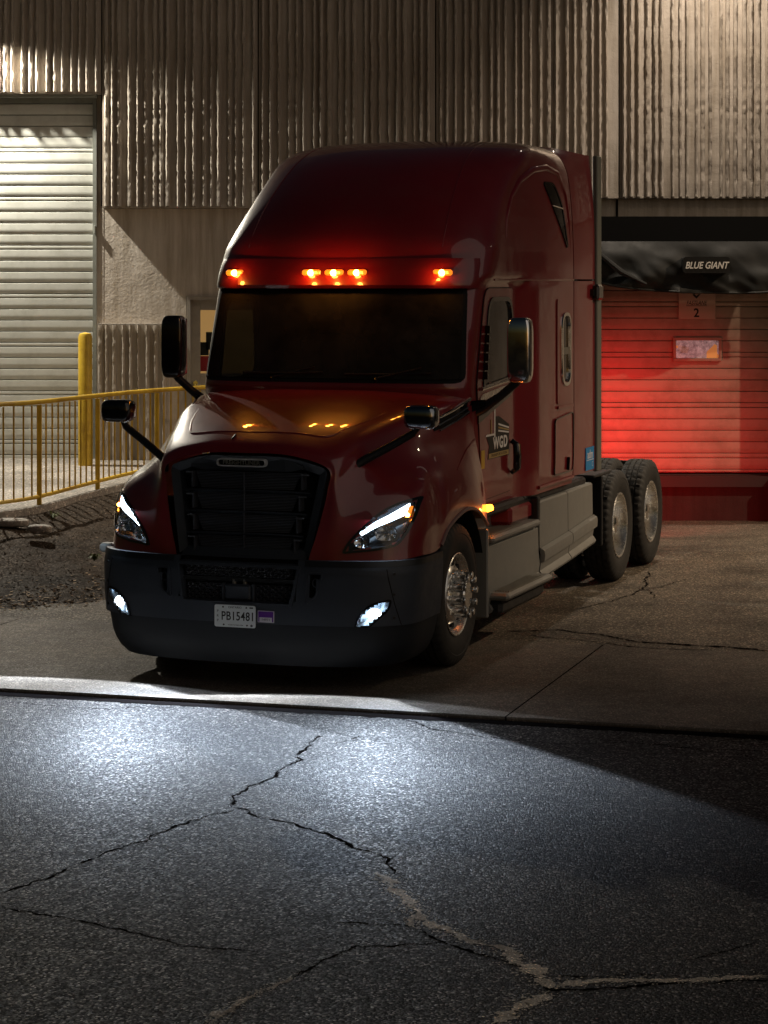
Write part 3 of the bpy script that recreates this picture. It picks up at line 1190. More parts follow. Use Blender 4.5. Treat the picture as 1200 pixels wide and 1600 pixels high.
grille = frame_ring(shrink(GR, -.008), gr_f, .085, .012, -.09, 160, inner_off=-.02).build('grille', 'grille_frame', truck, True, 40)
MB().prism(resample(GR, 60), lambda a, b: (a, .30, b), lambda a, b: (a, .31, b)).build('radiator', 'dark_recess', grille)
MB().prism(rounded([(-.33, 1.475), (.33, 1.475), (.44, 1.50), (.30, 1.57), (-.30, 1.57), (-.44, 1.50)], .03), lambda a, b: gr_f(a, b, .004), lambda a, b: gr_f(a, b, -.05)).build('grille_header', 'grille_frame', grille)
bands = [(1.345, 1.465), (1.20, 1.315), (1.05, 1.17), (.90, 1.02)]
for bi, (z0, z1) in enumerate(bands):
    hw0 = .40 - bi * .012
    for k in range(11):
        z = z0 + .008 + (z1 - z0 - .012) * k / 10
        hw = hw0 - (.05 * (1 - k / 10))
        pts = [(x, gr_f(x, z)[1] + .035, z) for x in (-hw, -hw * .5, 0, hw * .5, hw)]
        MB().tube(pts, .0035, 4).build('screen_wire', 'grille_fin', grille)
    # louvre blade below each band
    zl = z0 - .014
    hw = .47 - bi * .018
    r0 = [(x, gr_f(x, zl)[1] + .004, zl + .016 - .012 * (abs(x) / hw)**3) for x in [-hw + 2 * hw * i / 16 for i in range(17)]]
    r1 = [(x, y - .010, z - .008) for x, y, z in r0]
    r2 = [(x, y + .07, z - .038) for x, y, z in r0]
    r3 = [(x, y + .07, z - .028) for x, y, z in r0]
    MB().grid([r0, r1, r2, r3, r0]).build('louvre', 'grille_frame', grille, True, 30)
    for s in (-1, 1):      # upright side fins
        xa = s * (hw0 + .005)
        yy = gr_f(xa, z0)[1]
        MB().box(*sorted_box((xa, yy + .01, z0 + .005), (xa + s * .012, yy + .09, z1 - .004))).build('side_fin', 'mesh_black', grille)
        MB().box(*sorted_box((xa, yy + .005, z1 - .016), (xa + s * .055, yy + .03, z1 - .006))).build('side_fin', 'grille_fin', grille)
MB().box((-.004, .135, .90), (.004, .15, 1.465)).build('centre_rib', 'mesh_black', grille)
# maker's emblem
em = rounded([(-.185, 1.508), (.185, 1.508), (.185, 1.566), (-.185, 1.566)], .028, 6)
fe = lambda a, b, o: (a, .118 - o + .10 * (abs(a) / .6)**2.4, b)
e_ = frame_ring(em, fe, .012, .040, .0, 80).build('emblem', 'emblem_rim', truck, True)
scan_patch(shrink(em, .008), fe, 8, 14, .022, .01).build('emblem_plate', 'black_gloss', e_)
text('FREIGHTLINER', .038, 'step_metal', e_, mfront(0, .092, 1.5365), sx=1.12, offset=.0008, ext=.002)

# --- bumper
BW = [(.885, 1.20), (.80, 1.205), (.60, 1.195), (.445, 1.18), (.435, 1.165), (.30, 1.145), (.21, 1.11), (.155, 1.05)]
BY = [(.885, .045), (.80, .015), (.60, 0.0), (.446, .0), (.435, .030), (.30, .04), (.155, .08)]


BW.sort()
BY.sort()


def bump_out(z, t):     # t 0 centre .. 1 rear edge
    W, y0 = lerp_tab(BW, z), lerp_tab(BY, z)
    B, n = .56, 2.9
    y1 = .90 if z > .44 else .90 - (.44 - z) * .25
    if t < .72:
        a = pi / 2 * t / .72
        return (W * sin(a)**(2 / n) if a else 0, y0 + B * (1 - cos(a)**(2 / n) if t < .7199 else 1), z)
    u = (t - .72) / .28
    return (W, y0 + B + (y1 - y0 - B) * u, z)


def bump_f(a, z, off=0):
    W, y0 = lerp_tab(BW, z), lerp_tab(BY, z)
    B, n = .56, 2.9
    u = min(.999, abs(a) / W)
    return (a, y0 + B * (1 - (1 - u**n)**(1 / n)) - off, z)


zb = [.885, .88] + [.84 - .34 * i / 22 for i in range(23)] + [.475, .455, .446]
rows_b = []
for z in zb:
    h = [bump_out(z, i / 56) for i in range(57)]
    rows_b.append([(-x, y, z_) for x, y, z_ in h[::-1][:-1]] + h)
OPEN = [(-.405, .575), (.405, .575), (.455, .84), (.455, .90), (-.455, .90), (-.455, .84)]
FOG = rounded([(.84, .44), (.93, .445), (1.045, .56), (1.06, .625), (.95, .60), (.875, .535)], [.02, .03, .03, .02, .04, .04])
VENT = rounded([(.50, .595), (.57, .65), (.615, .80), (.515, .80)], .02)
m = MB().grid(rows_b)
m.drop(lambda c: inside(OPEN, c[0], c[2]) and c[1] < .3)
m.drop(lambda c: (inside(shrink(FOG, .008), abs(c[0]), c[2]) or inside(shrink(VENT, .006), abs(c[0]), c[2])) and c[1] < .6)
for i in (0, -1):       # close the top with a shelf
    r = rows_b[i]
    m.grid([r, [(x * .93, y + .10, z - .004 * (1 if i == 0 else -1)) for x, y, z in r]])
m.drop(lambda c: c[2] > .87 and abs(c[0]) < .43 and c[1] < .3)
bumper = m.build('bumper', 'bumper_grey', truck, True, 28)
m = MB()
rows_d = []
for z in (.450, .4349, .40, .36, .32, .28, .24, .20, .17, .155):
    z_q = min(z, .4349)
    h = [(x, y, z) for x, y, _ in (bump_out(z_q, i / 56) for i in range(57))]
    rows_d.append([(-x, y, z_) for x, y, z_ in h[::-1][:-1]] + h)
m.grid(rows_d)
m.grid([rows_d[-1], [(x * .93, y + .10, z + .01) for x, y, z in rows_d[-1]]])
m.grid([[(x, y, .4465) for x, y, z in rows_b[-1]], [(x * .96, y + .07, .448) for x, y, z in rows_b[-1]]])
m.build('air_dam', 'air_dam', truck, True, 28)
# dark strip between bumper and paint, with a bright hairline at its lower edge on the corner
rs = []
for z, o in ((.885, .004), (.845, .004)):
    pts = []
    for i in range(57):
        x, y, _ = bump_out(z, i / 56)
        if x < .47: continue
        pts.append((x + o * .7, y - o, z))
    rs.append(pts)
for s in (1, -1):
    MB().grid([[(s * x, y, z) for x, y, z in r] for r in rs]).build('bumper_strip', 'black_plastic', truck, True)
frame_ring(shrink(OPEN[:3] + OPEN[5:], -.012), bump_f, .03, .012, -.06, 90).build('opening_rim', 'bumper_grey', bumper, True)
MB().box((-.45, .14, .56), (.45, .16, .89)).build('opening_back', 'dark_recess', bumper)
MB().box((-.45, .05, .722), (.45, .12, .748)).build('crossbar', 'black_plastic', bumper)


for s in (1, -1):
    MB().tube([(s * p[0], p[1], p[2]) for p in (bump_f(1.03 + .01 * k, .83 - .38 * k / 8, -.001) for k in range(9))], .004, 6).build('bumper_seam', 'dark_recess', bumper, True)
    for z_ in (.80, .66, .50):
        p_ = bump_f(1.075, z_, .001)
        MB().tube([(s * p_[0], p_[1], z_), (s * (p_[0] + .004), p_[1] - .006, z_)], .010, 8).build('bolt', 'black_plastic', bumper, True)
    # long crease on the roof cap
    lr = []
    for k in range(16):
        z_ = 3.05 + .86 * (k / 15)**.7
        lr.append(cab_front(s * (.80 - .10 * k / 15), z_, .001))
    MB().tube(lr, .004, 6).build('roof_crease', 'paint', truck, True, 80)


def honeycomb(x0, x1, z0, z1, y, name):
    m = MB()
    a = .020
    dx, dz = a * 2.6, a * .95
    j = 0
    z = z0 + dz / 2
    while z < z1:
        x = x0 + (dx / 2 if j % 2 else 0)
        while x < x1:
            hexo = [(-.50, 0), (-.28, .42), (.28, .42), (.50, 0), (.28, -.42), (-.28, -.42)]
            P = [(max(x0, min(x1, x + p * dx)), z + q * dz * 1.15) for p, q in hexo]
            Q = [(max(x0, min(x1, x + p * dx * .78)), z + q * dz * .72) for p, q in hexo]
            m.grid([[(p, y, q) for p, q in P], [(p, y - .003, q) for p, q in Q], [(p, y + .02, q) for p, q in Q]], closed=True)
            x += dx
        z += dz
        j += 1
    o = m.build(name, 'mesh_black', bumper, fix=False)
    o['kind'] = 'stuff'
    return o


honeycomb(-.40, .40, .755, .845, .055, 'mesh_screen')
honeycomb(-.385, -.125, .592, .715, .045, 'mesh_screen')
honeycomb(.125, .385, .592, .715, .045, 'mesh_screen')
tc_ = MB().cbox((-.095, .02, .595), (.095, .06, .705), .012).build('tow_cover', 'bumper_grey', bumper)
for s in (-1, 1):
    MB().cbox(*sorted_box((s * .10, .03, .59), (s * .122, .07, .71)), .004).build('tow_post', 'bumper_grey', bumper)
    MB().cbox((s * .04 - .012, .05, .70), (s * .04 + .012, .09, .74), .004).build('tow_eye', 'step_metal', bumper)
MB().tube([(x, .08, .735 + .02 * cos(x * 9)) for x in (-.33, -.2, -.1, 0, .1, .2, .33)], .012, 8).build('hose', 'bumper_grey', bumper, True)
for s in (-1, 1):
    f = lambda a, b, o: (lambda p: (p[0] * s, p[1], p[2]))(bump_f(a, b, o))
    v = frame_ring(shrink(VENT, -.012), f, .016, .006, -.05, 70).build('side_vent', 'bumper_grey', truck, True)
    scan_patch(VENT, f, 10, 6, -.05, 0).build('vent_back', 'dark_recess', v)
    MB().tube([f(.565 + .022 * cos(t * pi / 6), .735 + .028 * sin(t * pi / 6), -.02) for t in range(13)], .004, 6, False).build('tow_ring', 'bumper_grey', v)
    fg = frame_ring(shrink(FOG, -.010), f, .018, .008, -.05, 90).build('fog_lamp', 'black_gloss', truck, True)
    m = MB()
    o1 = resample(FOG, 48)
    c_ = f(.955, .53, -.10)
    m.grid([[f(a, b, -.002) for a, b in o1], [f(a, b, -.05) for a, b in shrink(o1, .014)]], closed=True)
    deep = [f(a, b, -.05) for a, b in shrink(o1, .014)]
    m.add(deep + [c_], [(i, (i + 1) % 48, 48) for i in range(48)])
    m.build('bowl', 'lamp_silver', fg, True)
    c = Vector(f(.955, .528, -.022))
    m = MB()
    rr_ = []
    for j in range(6):
        u = j / 5
        rr_.append([(c.x + .048 * sin(u * pi / 2) * cos(2 * pi * q / 24), c.y - .012 * cos(u * pi / 2) + .35 * s * .048 * sin(u * pi / 2) * cos(2 * pi * q / 24), c.z + .040 * sin(u * pi / 2) * sin(2 * pi * q / 24)) for q in range(24)])
    m.grid(rr_, closed=True).build('bulb', 'fog_light', fg, True)
    scan_patch(shrink(FOG, .006), f, 12, 12, .002, 0).build('lens', 'lamp_glass', fg, True, 80)
    # bright crease over the lamp pocket
    # the beam itself
    sp = lamp('fog_lamp_beam', 'SPOT', Vector(f(.955, .53, .03)), FOG_W, (.70, .83, 1), spot_size=radians(FOG_A), spot_blend=.05, shadow_soft_size=.03)
    beam_profile(sp, [(.0, 0), (.09, .0), (.13, .30), (.17, .75), (.22, 1), (.30, .66), (.45, .36), (.65, .14), (1, .05)], (-1.08 if s > 0 else -1.9, 3.0))
    sp.parent = truck
    sp.rotation_euler = Vector((s * .05, -1, FOG_T)).to_track_quat('-Z', 'Y').to_euler()
    sp = lamp('fog_lamp_beam', 'SPOT', Vector(f(.955, .53, .03)), 34, (.70, .83, 1), spot_size=radians(152), spot_blend=.06, shadow_soft_size=.02)
    sp.parent = truck
    sp.rotation_euler = Vector((s * .0, -1, -.02)).to_track_quat('-Z', 'Y').to_euler()
    sp = lamp('fog_lamp_beam', 'SPOT', Vector(f(.955, .53, .03)), 14, (.80, .89, 1), spot_size=radians(78), spot_blend=1, shadow_soft_size=.03)
    sp.parent = truck
    sp.rotation_euler = Vector((s * .16, -1, -.22)).to_track_quat('-Z', 'Y').to_euler()
# the white plastic cap on the outer corner of the bumper
MB().cbox((-1.245, .40, .835), (-1.14, .50, .90), .015).build('corner_cap', 'plate_white', truck)

# number plate and permit sticker
pl = MB().prism(rounded([(-.1525, -.076), (.1525, -.076), (.1525, .076), (-.1525, .076)], .016, 4), lambda a, b: (a, -.020, .492 + b), lambda a, b: (a, -.016, .492 + b)).build('number_plate', 'plate_white', truck)
MB().cbox((-.13, -.0155, .43), (.13, .004, .55), .003).build('plate_bracket', 'black_plastic', pl)
text('PB15481', .083, 'print_black', pl, mfront(.022, -.0205, .490), sx=.80, offset=.0012, ext=.0006, spacing=1.06)
text('ONTARIO', .021, 'print_black', pl, mfront(0, -.0205, .552), sx=1.05, ext=.0006)
text('YOURS TO DISCOVER', .0115, 'print_black', pl, mfront(.004, -.0205, .431), sx=1.0, ext=.0006)
for k, ch in enumerate('PRP'):
    text(ch, .024, 'print_black', pl, mfront(-.128, -.0205, .523 - k * .032), ext=.0006)
for x, z in ((-.088, .553), (.085, .553), (-.083, .432), (.090, .432)):
    MB().tube([(x, -.0235, z), (x, -.019, z)], .006, 8).build('screw', 'print_black', pl)
MB().prism([(.108, .549), (.135, .549), (.135, .558), (.108, .558)], lambda a, b: (a, -.0206, b), lambda a, b: (a, -.0195, b)).build('sticker', 'print_black', pl)
MB().prism([(.116, .425), (.130, .425), (.133, .438), (.128, .434), (.123, .442), (.118, .434), (.113, .438)], lambda a, b: (a, -.0206, b), lambda a, b: (a, -.0195, b)).build('crown', 'print_black', pl)
st = MB().cbox((.162, -.004, .457), (.282, .002, .537), .001)
st = st.build('permit_sticker', 'sticker_white', truck)
MB().box((.167, -.0052, .492), (.277, -.0042, .532)).build('print', 'purple', st)
MB().box((.167, -.0052, .461), (.175, -.0042, .4915)).build('print', 'purple', st)
MB().box((.268, -.0052, .461), (.277, -.0042, .4915)).build('print', 'purple', st)
text('14971', .022, 'print_black', st, mfront(.222, -.0047, .476), sx=1.2, ext=.0004)


# --- mirrors
def superbox(c, r, e=.35, n=18, k=28, cut=None):
    m = MB()
    rows_ = []
    sg = lambda v, p: (abs(v)**p) * (1 if v >= 0 else -1)
    for i in range(n + 1):
        a = -pi / 2 + pi * i / n
        row = []
        for j in range(k):
            b = 2 * pi * j / k
            row.append((c[0] + r[0] * sg(cos(a), e) * sg(cos(b), e), c[1] + r[1] * sg(cos(a), e) * sg(sin(b), e), c[2] + r[2] * sg(sin(a), e)))
        rows_.append(row)
    return m.grid(rows_, closed=True)


for s in (1, -1):
    mir = superbox((s * 1.427, 2.10, 2.27), (.092, .075, .248), .38).build('door_mirror', 'chrome' if s > 0 else 'black_gloss', truck, True, 60,
                                                                        label='chrome backed door mirror' if s > 0 else 'gloss black door mirror')
    MB().cbox(*sorted_box((s * 1.35, 2.172, 2.05), (s * 1.50, 2.184, 2.49)), .01).build('glass', 'reflector', mir)
    MB().tube([(s * 1.05, 2.10, 1.79), (s * 1.14, 2.10, 1.83), (s * 1.27, 2.10, 1.92), (s * 1.39, 2.10, 2.02), (s * 1.43, 2.10, 2.06)], [.055, .045, .035, .035, .03], 12, True, .9).build('arm', 'black_plastic', mir, True)
    hm = superbox((s * 1.16, .55, 1.85), (.118, .085, .082), .5).build('hood_mirror', 'dark_chrome' if s > 0 else 'black_gloss', truck, True, 60)
    r_ = resample(rounded([(-.112, -.075), (.112, -.075), (.105, .075), (-.105, .075)], .04), 40)
    MB().tube([(s * 1.16 + a, .515, 1.85 + b) for a, b in r_] + [(s * 1.16 + r_[0][0], .515, 1.85 + r_[0][1])], .007, 6).build('rim', 'chrome', hm, True)
    MB().prism(rounded([(-.100, -.066), (.100, -.066), (.096, .066), (-.096, .066)], .035), lambda a, b: (s * 1.16 + a, .630, 1.85 + b), lambda a, b: (s * 1.16 + a, .64, 1.85 + b)).build('glass', 'reflector', hm)
    MB().tube([(s * 1.13, .56, 1.785), (s * 1.10, .55, 1.735), (s * .93, .50, 1.635), (s * .79, .44, 1.555), (s * .735, .42, 1.52), (s * .725, .40, 1.43)], [.022, .024, .026, .028, .032, .030], 12, True, 1.1).build('arm', 'black_plastic', hm, True)

# --- decals on the left door
dec = empty('door_decal', (0, 0, 0), 0, truck)
fx = lambda a, b, o=0: cab_side(a, b, .0135 + o, 1)
pt = lambda pts, m_, o=0: MB().prism(pts, lambda a, b: fx(a, b, .0015 + o), lambda a, b: fx(a, b, 0)).build('decal_print', m_, dec)
pt([(2.32, 1.42), (2.90, 1.42), (2.90, 1.66), (2.62, 1.74), (2.50, 1.74), (2.50, 1.60), (2.28, 1.60), (2.36, 1.52)], 'decal_black')
pt([(2.49, 1.58), (2.52, 1.58), (2.52, 1.80), (2.49, 1.80)], 'decal_white', .001)
pt([(2.40, 1.60), (2.42, 1.60), (2.42, 1.72), (2.40, 1.72)], 'decal_gold', .001)
pt([(2.26, 1.597), (2.50, 1.597), (2.50, 1.612), (2.28, 1.612)], 'decal_white', .001)
for k in range(3):
    pt([(2.60, 1.685 - k * .026), (2.89, 1.640 - k * .018), (2.89, 1.628 - k * .018), (2.60, 1.671 - k * .026)], 'decal_gold' if k % 2 else 'decal_white', .002)
pt([(2.345, 1.425), (2.89, 1.425), (2.89, 1.462), (2.345, 1.462)], 'decal_gold', .001)
text('WGD', .125, 'decal_white', dec, mside(side_x(2.7, 1.5) + .0165, 2.655, 1.53), sx=1.15, offset=.004, ext=.001, spacing=1.15)
text('TRANSPORTATION', .032, 'decal_black', dec, mside(side_x(2.7, 1.5) + .0155, 2.62, 1.4435), sx=1.55, ext=.001)
MB().prism([(2.15, 1.36), (2.24, 1.36), (2.24, 1.50), (2.15, 1.50)], lambda a, b: fx(a, b, .0015), lambda a, b: fx(a, b, 0)).build('decal_print', 'sticker_yellow', dec)
sb_ = MB().box((1.2105, 4.93, 1.13), (1.2160, 5.22, 1.33)).build('side_sticker', 'sticker_blue', truck)
text('adm', .105, 'sticker_white', sb_, mside(1.2165, 5.08, 1.265), sx=1.1, ext=.001, offset=.002)
text('C', .06, 'sticker_white', sb_, mside(1.2165, 5.16, 1.175), ext=.001)
MB().box((1.2165, 4.95, 1.215), (1.2175, 5.20, 1.222)).build('print', 'sticker_white', sb_)


# --- chassis fairings and steps
def mk_fairing(s):
    prof = [(1.10, 1.00), (1.185, 1.0), (1.20, .985), (1.205, .60), (1.212, .545), (1.245, .525), (1.25, .49), (1.245, .44), (1.215, .425), (1.205, .36), (1.225, .335), (1.235, .315), (1.225, .295), (1.13, .24), (1.0, .22)]

    def seg(y0, y1, pr, nm, k=12):
        m = MB()
        rws = []
        for i in range(k + 1):
            y = y0 + (y1 - y0) * i / k
            u = max(0, (y - 4.4) / .9)
            lift = .17 * max(0, (y - 2.0) / 3.3) if True else 0
            rws.append([(s * (x - .02 * u), y, z + (lift * (1 if z < .58 else 0)) * (1 - .0 * u)) for x, z in pr])
        m.grid(rws)
        m.grid([[ (x - s * .04, y, z) for x, y, z in r] for r in rws])
        for r in (rws[0], rws[-1]):
            m.grid([r, [(x - s * .04, y, z) for x, y, z in r]])
        return m.build(nm, 'fairing_silver', truck, True, 30)

    seg(3.46, 4.36, prof, 'chassis_fairing')
    seg(4.375, 5.30, prof, 'chassis_fairing')
    front = [(x, z) for x, z in prof if z < .80]
    front = [(1.10, .80), (1.185, .80), (1.20, .785)] + front[0:]
    front = [p for p in front if not (.43 < p[1] < .56)]
    seg(2.0, 3.42, front, 'step_fairing')
    # rear edge of the front wheel opening
    MB().cbox(*sorted_box((s * 1.10, 1.955, .26), (s * 1.215, 1.995, .93)), .01).build('arch_post', 'fairing_silver', truck)
    # upper step
    st_ = MB().cbox(*sorted_box((s * .98, 2.02, .815), (s * 1.245, 3.36, .868)), .018).build('step', 'fairing_silver', truck, True, 30)
    for k in range(7):
        x = s * (1.06 + k * .022)
        MB().box(*sorted_box((x, 2.1, .8685), (x + s * .008, 2.95, .877))).build('tread_bar', 'step_metal', st_)
    # lower step
    st2 = MB().cbox(*sorted_box((s * 1.10, 2.02, .385), (s * 1.36, 3.30, .440)), .02).build('step', 'fairing_silver', truck, True, 30)
    for k in range(7):
        x = s * (1.205 + k * .020)
        MB().box(*sorted_box((x, 2.12, .4405), (x + s * .008, 3.1, .449))).build('tread_bar', 'step_metal', st2)
    MB().cbox(*sorted_box((s * 1.08, 2.04, .27), (s * 1.30, 3.25, .384)), .03).build('step_bracket', 'black_plastic', truck)
    # tank box behind the upper step, and the dark red lower cab panel above it
    MB().cbox(*sorted_box((s * .90, 2.75, .87), (s * 1.17, 3.36, 1.02)), .03).build('lower_cab_panel', 'paint', truck)
    MB().cbox(*sorted_box((s * .85, 2.0, .82), (s * 1.0, 3.4, 1.06)), .01).build('step_well', 'fairing_silver', truck)
    MB().cbox(*sorted_box((s * 1.12, 3.37, .80), (s * 1.215, 3.44, 1.04)), .01).cbox(*sorted_box((s * 1.0, 3.2, 1.02), (s * 1.15, 3.6, 1.06)), .01).build('cab_strap', 'black_plastic', truck)


both(mk_fairing)

# --- frame, tanks, rear deck
m = MB()
for s in (-1, 1):
    m.box(*sorted_box((s * .36, .5, .62), (s * .44, 9.0, .90)))
m.box((-.36, 8.6, .62), (.36, 8.75, .9)).box((-.36, 5.9, .65), (.36, 6.0, .88))
chassis = m.build('chassis', 'frame_black', truck)
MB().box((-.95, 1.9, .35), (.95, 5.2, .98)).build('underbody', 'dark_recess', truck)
for y in (6.342, 7.66):
    MB().tube([(-1.0, y, .515), (1.0, y, .515)], .09, 12).cbox((-.2, y - .2, .33), (.2, y + .2, .7), .06).build('axle', 'frame_black', truck)
MB().tube([(-.95, 1.37, .50), (.95, 1.37, .50)], .07, 10).build('axle', 'frame_black', truck)
m = MB()
m.cbox((-.5, 6.6, .98), (.5, 7.5, 1.05), .02).box((-.45, 6.8, .9), (.45, 7.2, .98))
m.build('fifth_wheel', 'frame_black', truck)
for s in (-1, 1):
    MB().cbox(*sorted_box((s * .5, 5.32, 1.035), (s * 1.20, 5.95, 1.06)), .01).build('deck_plate', 'black_plastic', truck)
    MB().cbox(*sorted_box((s * .62, 5.62, .40), (s * 1.19, 5.66, 1.03)), .01).build('quarter_fender', 'black_plastic', truck)
    MB().box(*sorted_box((s * .62, 8.30, .30), (s * 1.12, 8.315, .80))).build('mudflap', 'rubber', truck)
    tl = MB().cbox(*sorted_box((s * .36, 9.06, .72), (s * .80, 9.12, .86)), .015).build('tail_lamp', 'black_plastic', truck)
    for k in range(3):
        MB().tube([(s * (.44 + k * .14), 9.115, .79), (s * (.44 + k * .14), 9.135, .79)], .052, 16).build('lens', 'tail_lens', tl)
    q = lamp('tail_lamp_light', 'SPOT', (s * .62, 9.25, .70), 560, (1, .004, .010), spot_size=radians(64), spot_blend=1, shadow_soft_size=.12)
    q.parent = truck
    q.rotation_euler = Vector((-.24, 1, -.10)).to_track_quat('-Z', 'Y').to_euler()
MB().box((-.8, 9.0, .68), (.8, 9.06, .90)).build('rear_crossmember', 'frame_black', truck)


# --- wheels
R0 = .515


def tyre_mesh(s, rib=True):
    w2 = .135
    prof = [(-w2 + .03, .295), (-w2 + .012, .33), (-w2, .40), (-w2 + .004, .46), (-w2 + .018, .497), (-w2 + .035, R0 - .004),
            (-w2 + .072, R0), (-w2 + .076, R0 - .014), (-w2 + .088, R0 - .014), (-w2 + .092, R0), (-.008, R0 + .001), (-.005, R0 - .014), (.005, R0 - .014), (.008, R0 + .001),
            (w2 - .092, R0), (w2 - .088, R0 - .014), (w2 - .076, R0 - .014), (w2 - .072, R0), (w2 - .035, R0 - .004), (w2 - .018, .497), (w2 - .004, .46), (w2, .44), (w2 - .003, .435), (w2, .425), (w2, .38), (w2 - .012, .33), (w2 - .03, .295)]

    def fn(i, k, r):
        if k in (4, 5, 18, 19) and i % 4 == 0: return r - .012
        if not rib and k in (6, 9, 10, 13, 14, 17) and (i + (2 if k in (10, 13) else 0)) % 6 == 0: return r - .012
        return r
    return MB().lathe_x([(s * x, r) for x, r in prof], n=192, fn=fn)


def rim_front(s):
    prof = [(-.10, .29), (.10, .292), (.118, .302), (.122, .296), (.116, .285), (.06, .272), (.045, .262), (.05, .245), (.075, .215), (.095, .19), (.102, .17), (.104, .11), (.104, .0)]
    return MB().lathe_x([(s * x, r) for x, r in prof], n=72)


def rim_rear(s):
    prof = [(-.10, .29), (.10, .292), (.118, .302), (.122, .296), (.116, .284), (.07, .272), (.0, .262), (-.055, .255), (-.075, .235), (-.075, .17), (-.07, .12), (-.02, .105), (.05, .10), (.06, .085), (.062, 0)]
    return MB().lathe_x([(s * x, r) for x, r in prof], n=72)


def wheel(loc, s, kind):
    r = empty('wheel', loc, 0, truck)
    tyre_mesh(s, kind == 'front').build('tyre', 'rubber', r, True, 40)
    if kind == 'front':
        rim = rim_front(s).build('rim', 'polished_aluminium', r, True, 40)
        for k in range(10):
            a = 2 * pi * (k + .5) / 10
            c = (0, .225 * cos(a), .225 * sin(a))
            m = MB()
            pts = []
            for j in range(14):
                t = 2 * pi * j / 14
                u, v_ = .030 * cos(t), .021 * sin(t)
                pts.append((s * .082, c[1] + cos(a) * v_ - sin(a) * u, c[2] + sin(a) * v_ + cos(a) * u))
            m.add(pts, [tuple(range(14))])
            m.add([(x - s * .02 + s * (.012 if False else 0), y, z) for x, y, z in pts], [tuple(range(14))])
            m.grid([pts, [(x - s * .02, y, z) for x, y, z in pts]], closed=True)
            m.build('hand_hole', 'dark_recess', r)
        MB().lathe_x([(s * .10, .105), (s * .19, .100), (s * .20, .09), (s * .20, 0)], n=40).build('hub_cap', 'chrome', r, True, 30)
        nut = None
        for k in range(10):
            a = 2 * pi * k / 10 + .15
            if nut is None:
                m = MB().lathe_x([(s * .10, .031), (s * .115, .031), (s * .118, .024), (s * .20, .0215), (s * .205, .026), (s * .222, .026), (s * .226, .020), (s * .226, 0)], n=20)
                nut = m.build('nut_cover', 'chrome', r, True, 30)
                nut.location = (0, .143 * cos(a), .143 * sin(a))
            else:
                dup(nut, r, (0, .143 * cos(a), .143 * sin(a)))
    else:
        rim_rear(s).build('rim', 'polished_aluminium', r, True, 40)
        if kind == 'outer':
            MB().lathe_x([(s * -.05, .08), (s * .08, .078), (s * .09, .06), (s * .09, 0)], n=30).build('hub_cap', 'chrome', r, True, 30)
            nut = None
            for k in range(10):
                a = 2 * pi * k / 10
                if nut is None:
                    nut = MB().lathe_x([(s * -.075, .02), (s * -.03, .018), (s * -.028, 0)], n=10).build('wheel_nut', 'chrome', r, True, 30)
                    nut.location = (0, .143 * cos(a), .143 * sin(a))
                else:
                    dup(nut, r, (0, .143 * cos(a), .143 * sin(a)))
    return r


for s in (1, -1):
    wheel((s * 1.045, 1.37, R0), s, 'front')
    for y in (6.342, 7.66):
        wheel((s * 1.065, y, R0), s, 'outer')
        wheel((s * .725, y, R0), s, 'inner')

# ------------------------------------------------------------------ the place: warehouse wall, yard, lot, road
DW = 28.0
PXM = 3561 / DW


def wx(u): return (u - 600) / PXM
def wz(v): return 2.798 + (437.6 - v) / PXM


bld = empty('warehouse', (0, DW, 0))
tag(bld, 'long warehouse of ribbed beige precast concrete panels with overhead doors', 'building')


def B(x0, x1, y0, y1, z0, z1):    # box relative to the building root
    return MB().box((x0, y0 - DW, z0), (x1, y1 - DW, z1))


YF_ = 28.26     # face of the flat wall
YR_ = 28.06     # face behind the ribs (thicker panels)
TOP = 8.6
seams = [wx(158), wx(403), wx(681), wx(968), wx(1250), wx(1530), wx(1810), wx(2090), wx(2370), wx(2650), wx(2930)]


def rib_mesh(height, seed, w_=.040, d=.050):
    rnd = random.Random(seed)
    n = int(height / .035)
    rows_ = []
    for i in range(n + 1):
        z = height * i / n
        j = [noise.noise(Vector((seed * 7.3, z * 9, k * 3.1))) for k in range(4)]
        j2 = [noise.noise(Vector((seed * 3.3 + 9, z * 24, k * 5.1))) for k in range(4)]
        e = .007
        rows_.append([(-w_ / 2 - .006, .0, z),
                      (-w_ / 2 + e * j[0] + .004 * j2[0], -d * .80 + .010 * j[1] + .014 * j2[1], z),
                      (-w_ * .12 + e * j2[2], -d + .012 * j[2] + .016 * j2[2], z),
                      (w_ / 2 - .004 + e * j[3] + .004 * j2[3], -d * .82 + .010 * j[0] + .014 * j2[0], z),
                      (w_ / 2 + .006, .0, z)])
    return MB().grid(rows_)


RIBS = {}


def ribs(parent, x0, x1, z0, z1, key, yface):
    if key not in RIBS:
        RIBS[key] = []
        for k in range(4):
            o = rib_mesh(z1 - z0, 11 + k + 10 * len(RIBS), .030 + .009 * (k % 3), .046 + .012 * (k % 2)).build('rib', 'panel_concrete', parent, True, 50)
            RIBS[key].append(o.data)
            bpy.data.objects.remove(o)
    rnd = random.Random(int(x0 * 100) + len(key))
    x = x0 + .06
    i = 0
    while x < x1 - .045:
        o = bpy.data.objects.new('rib', rnd.choice(RIBS[key]))
        o.location = (x, yface - DW, z0)
        o.parent = parent
        COL.objects.link(o)
        x += .088 + rnd.uniform(-.012, .016) + (.035 if i % 3 == 2 else 0)
        i += 1


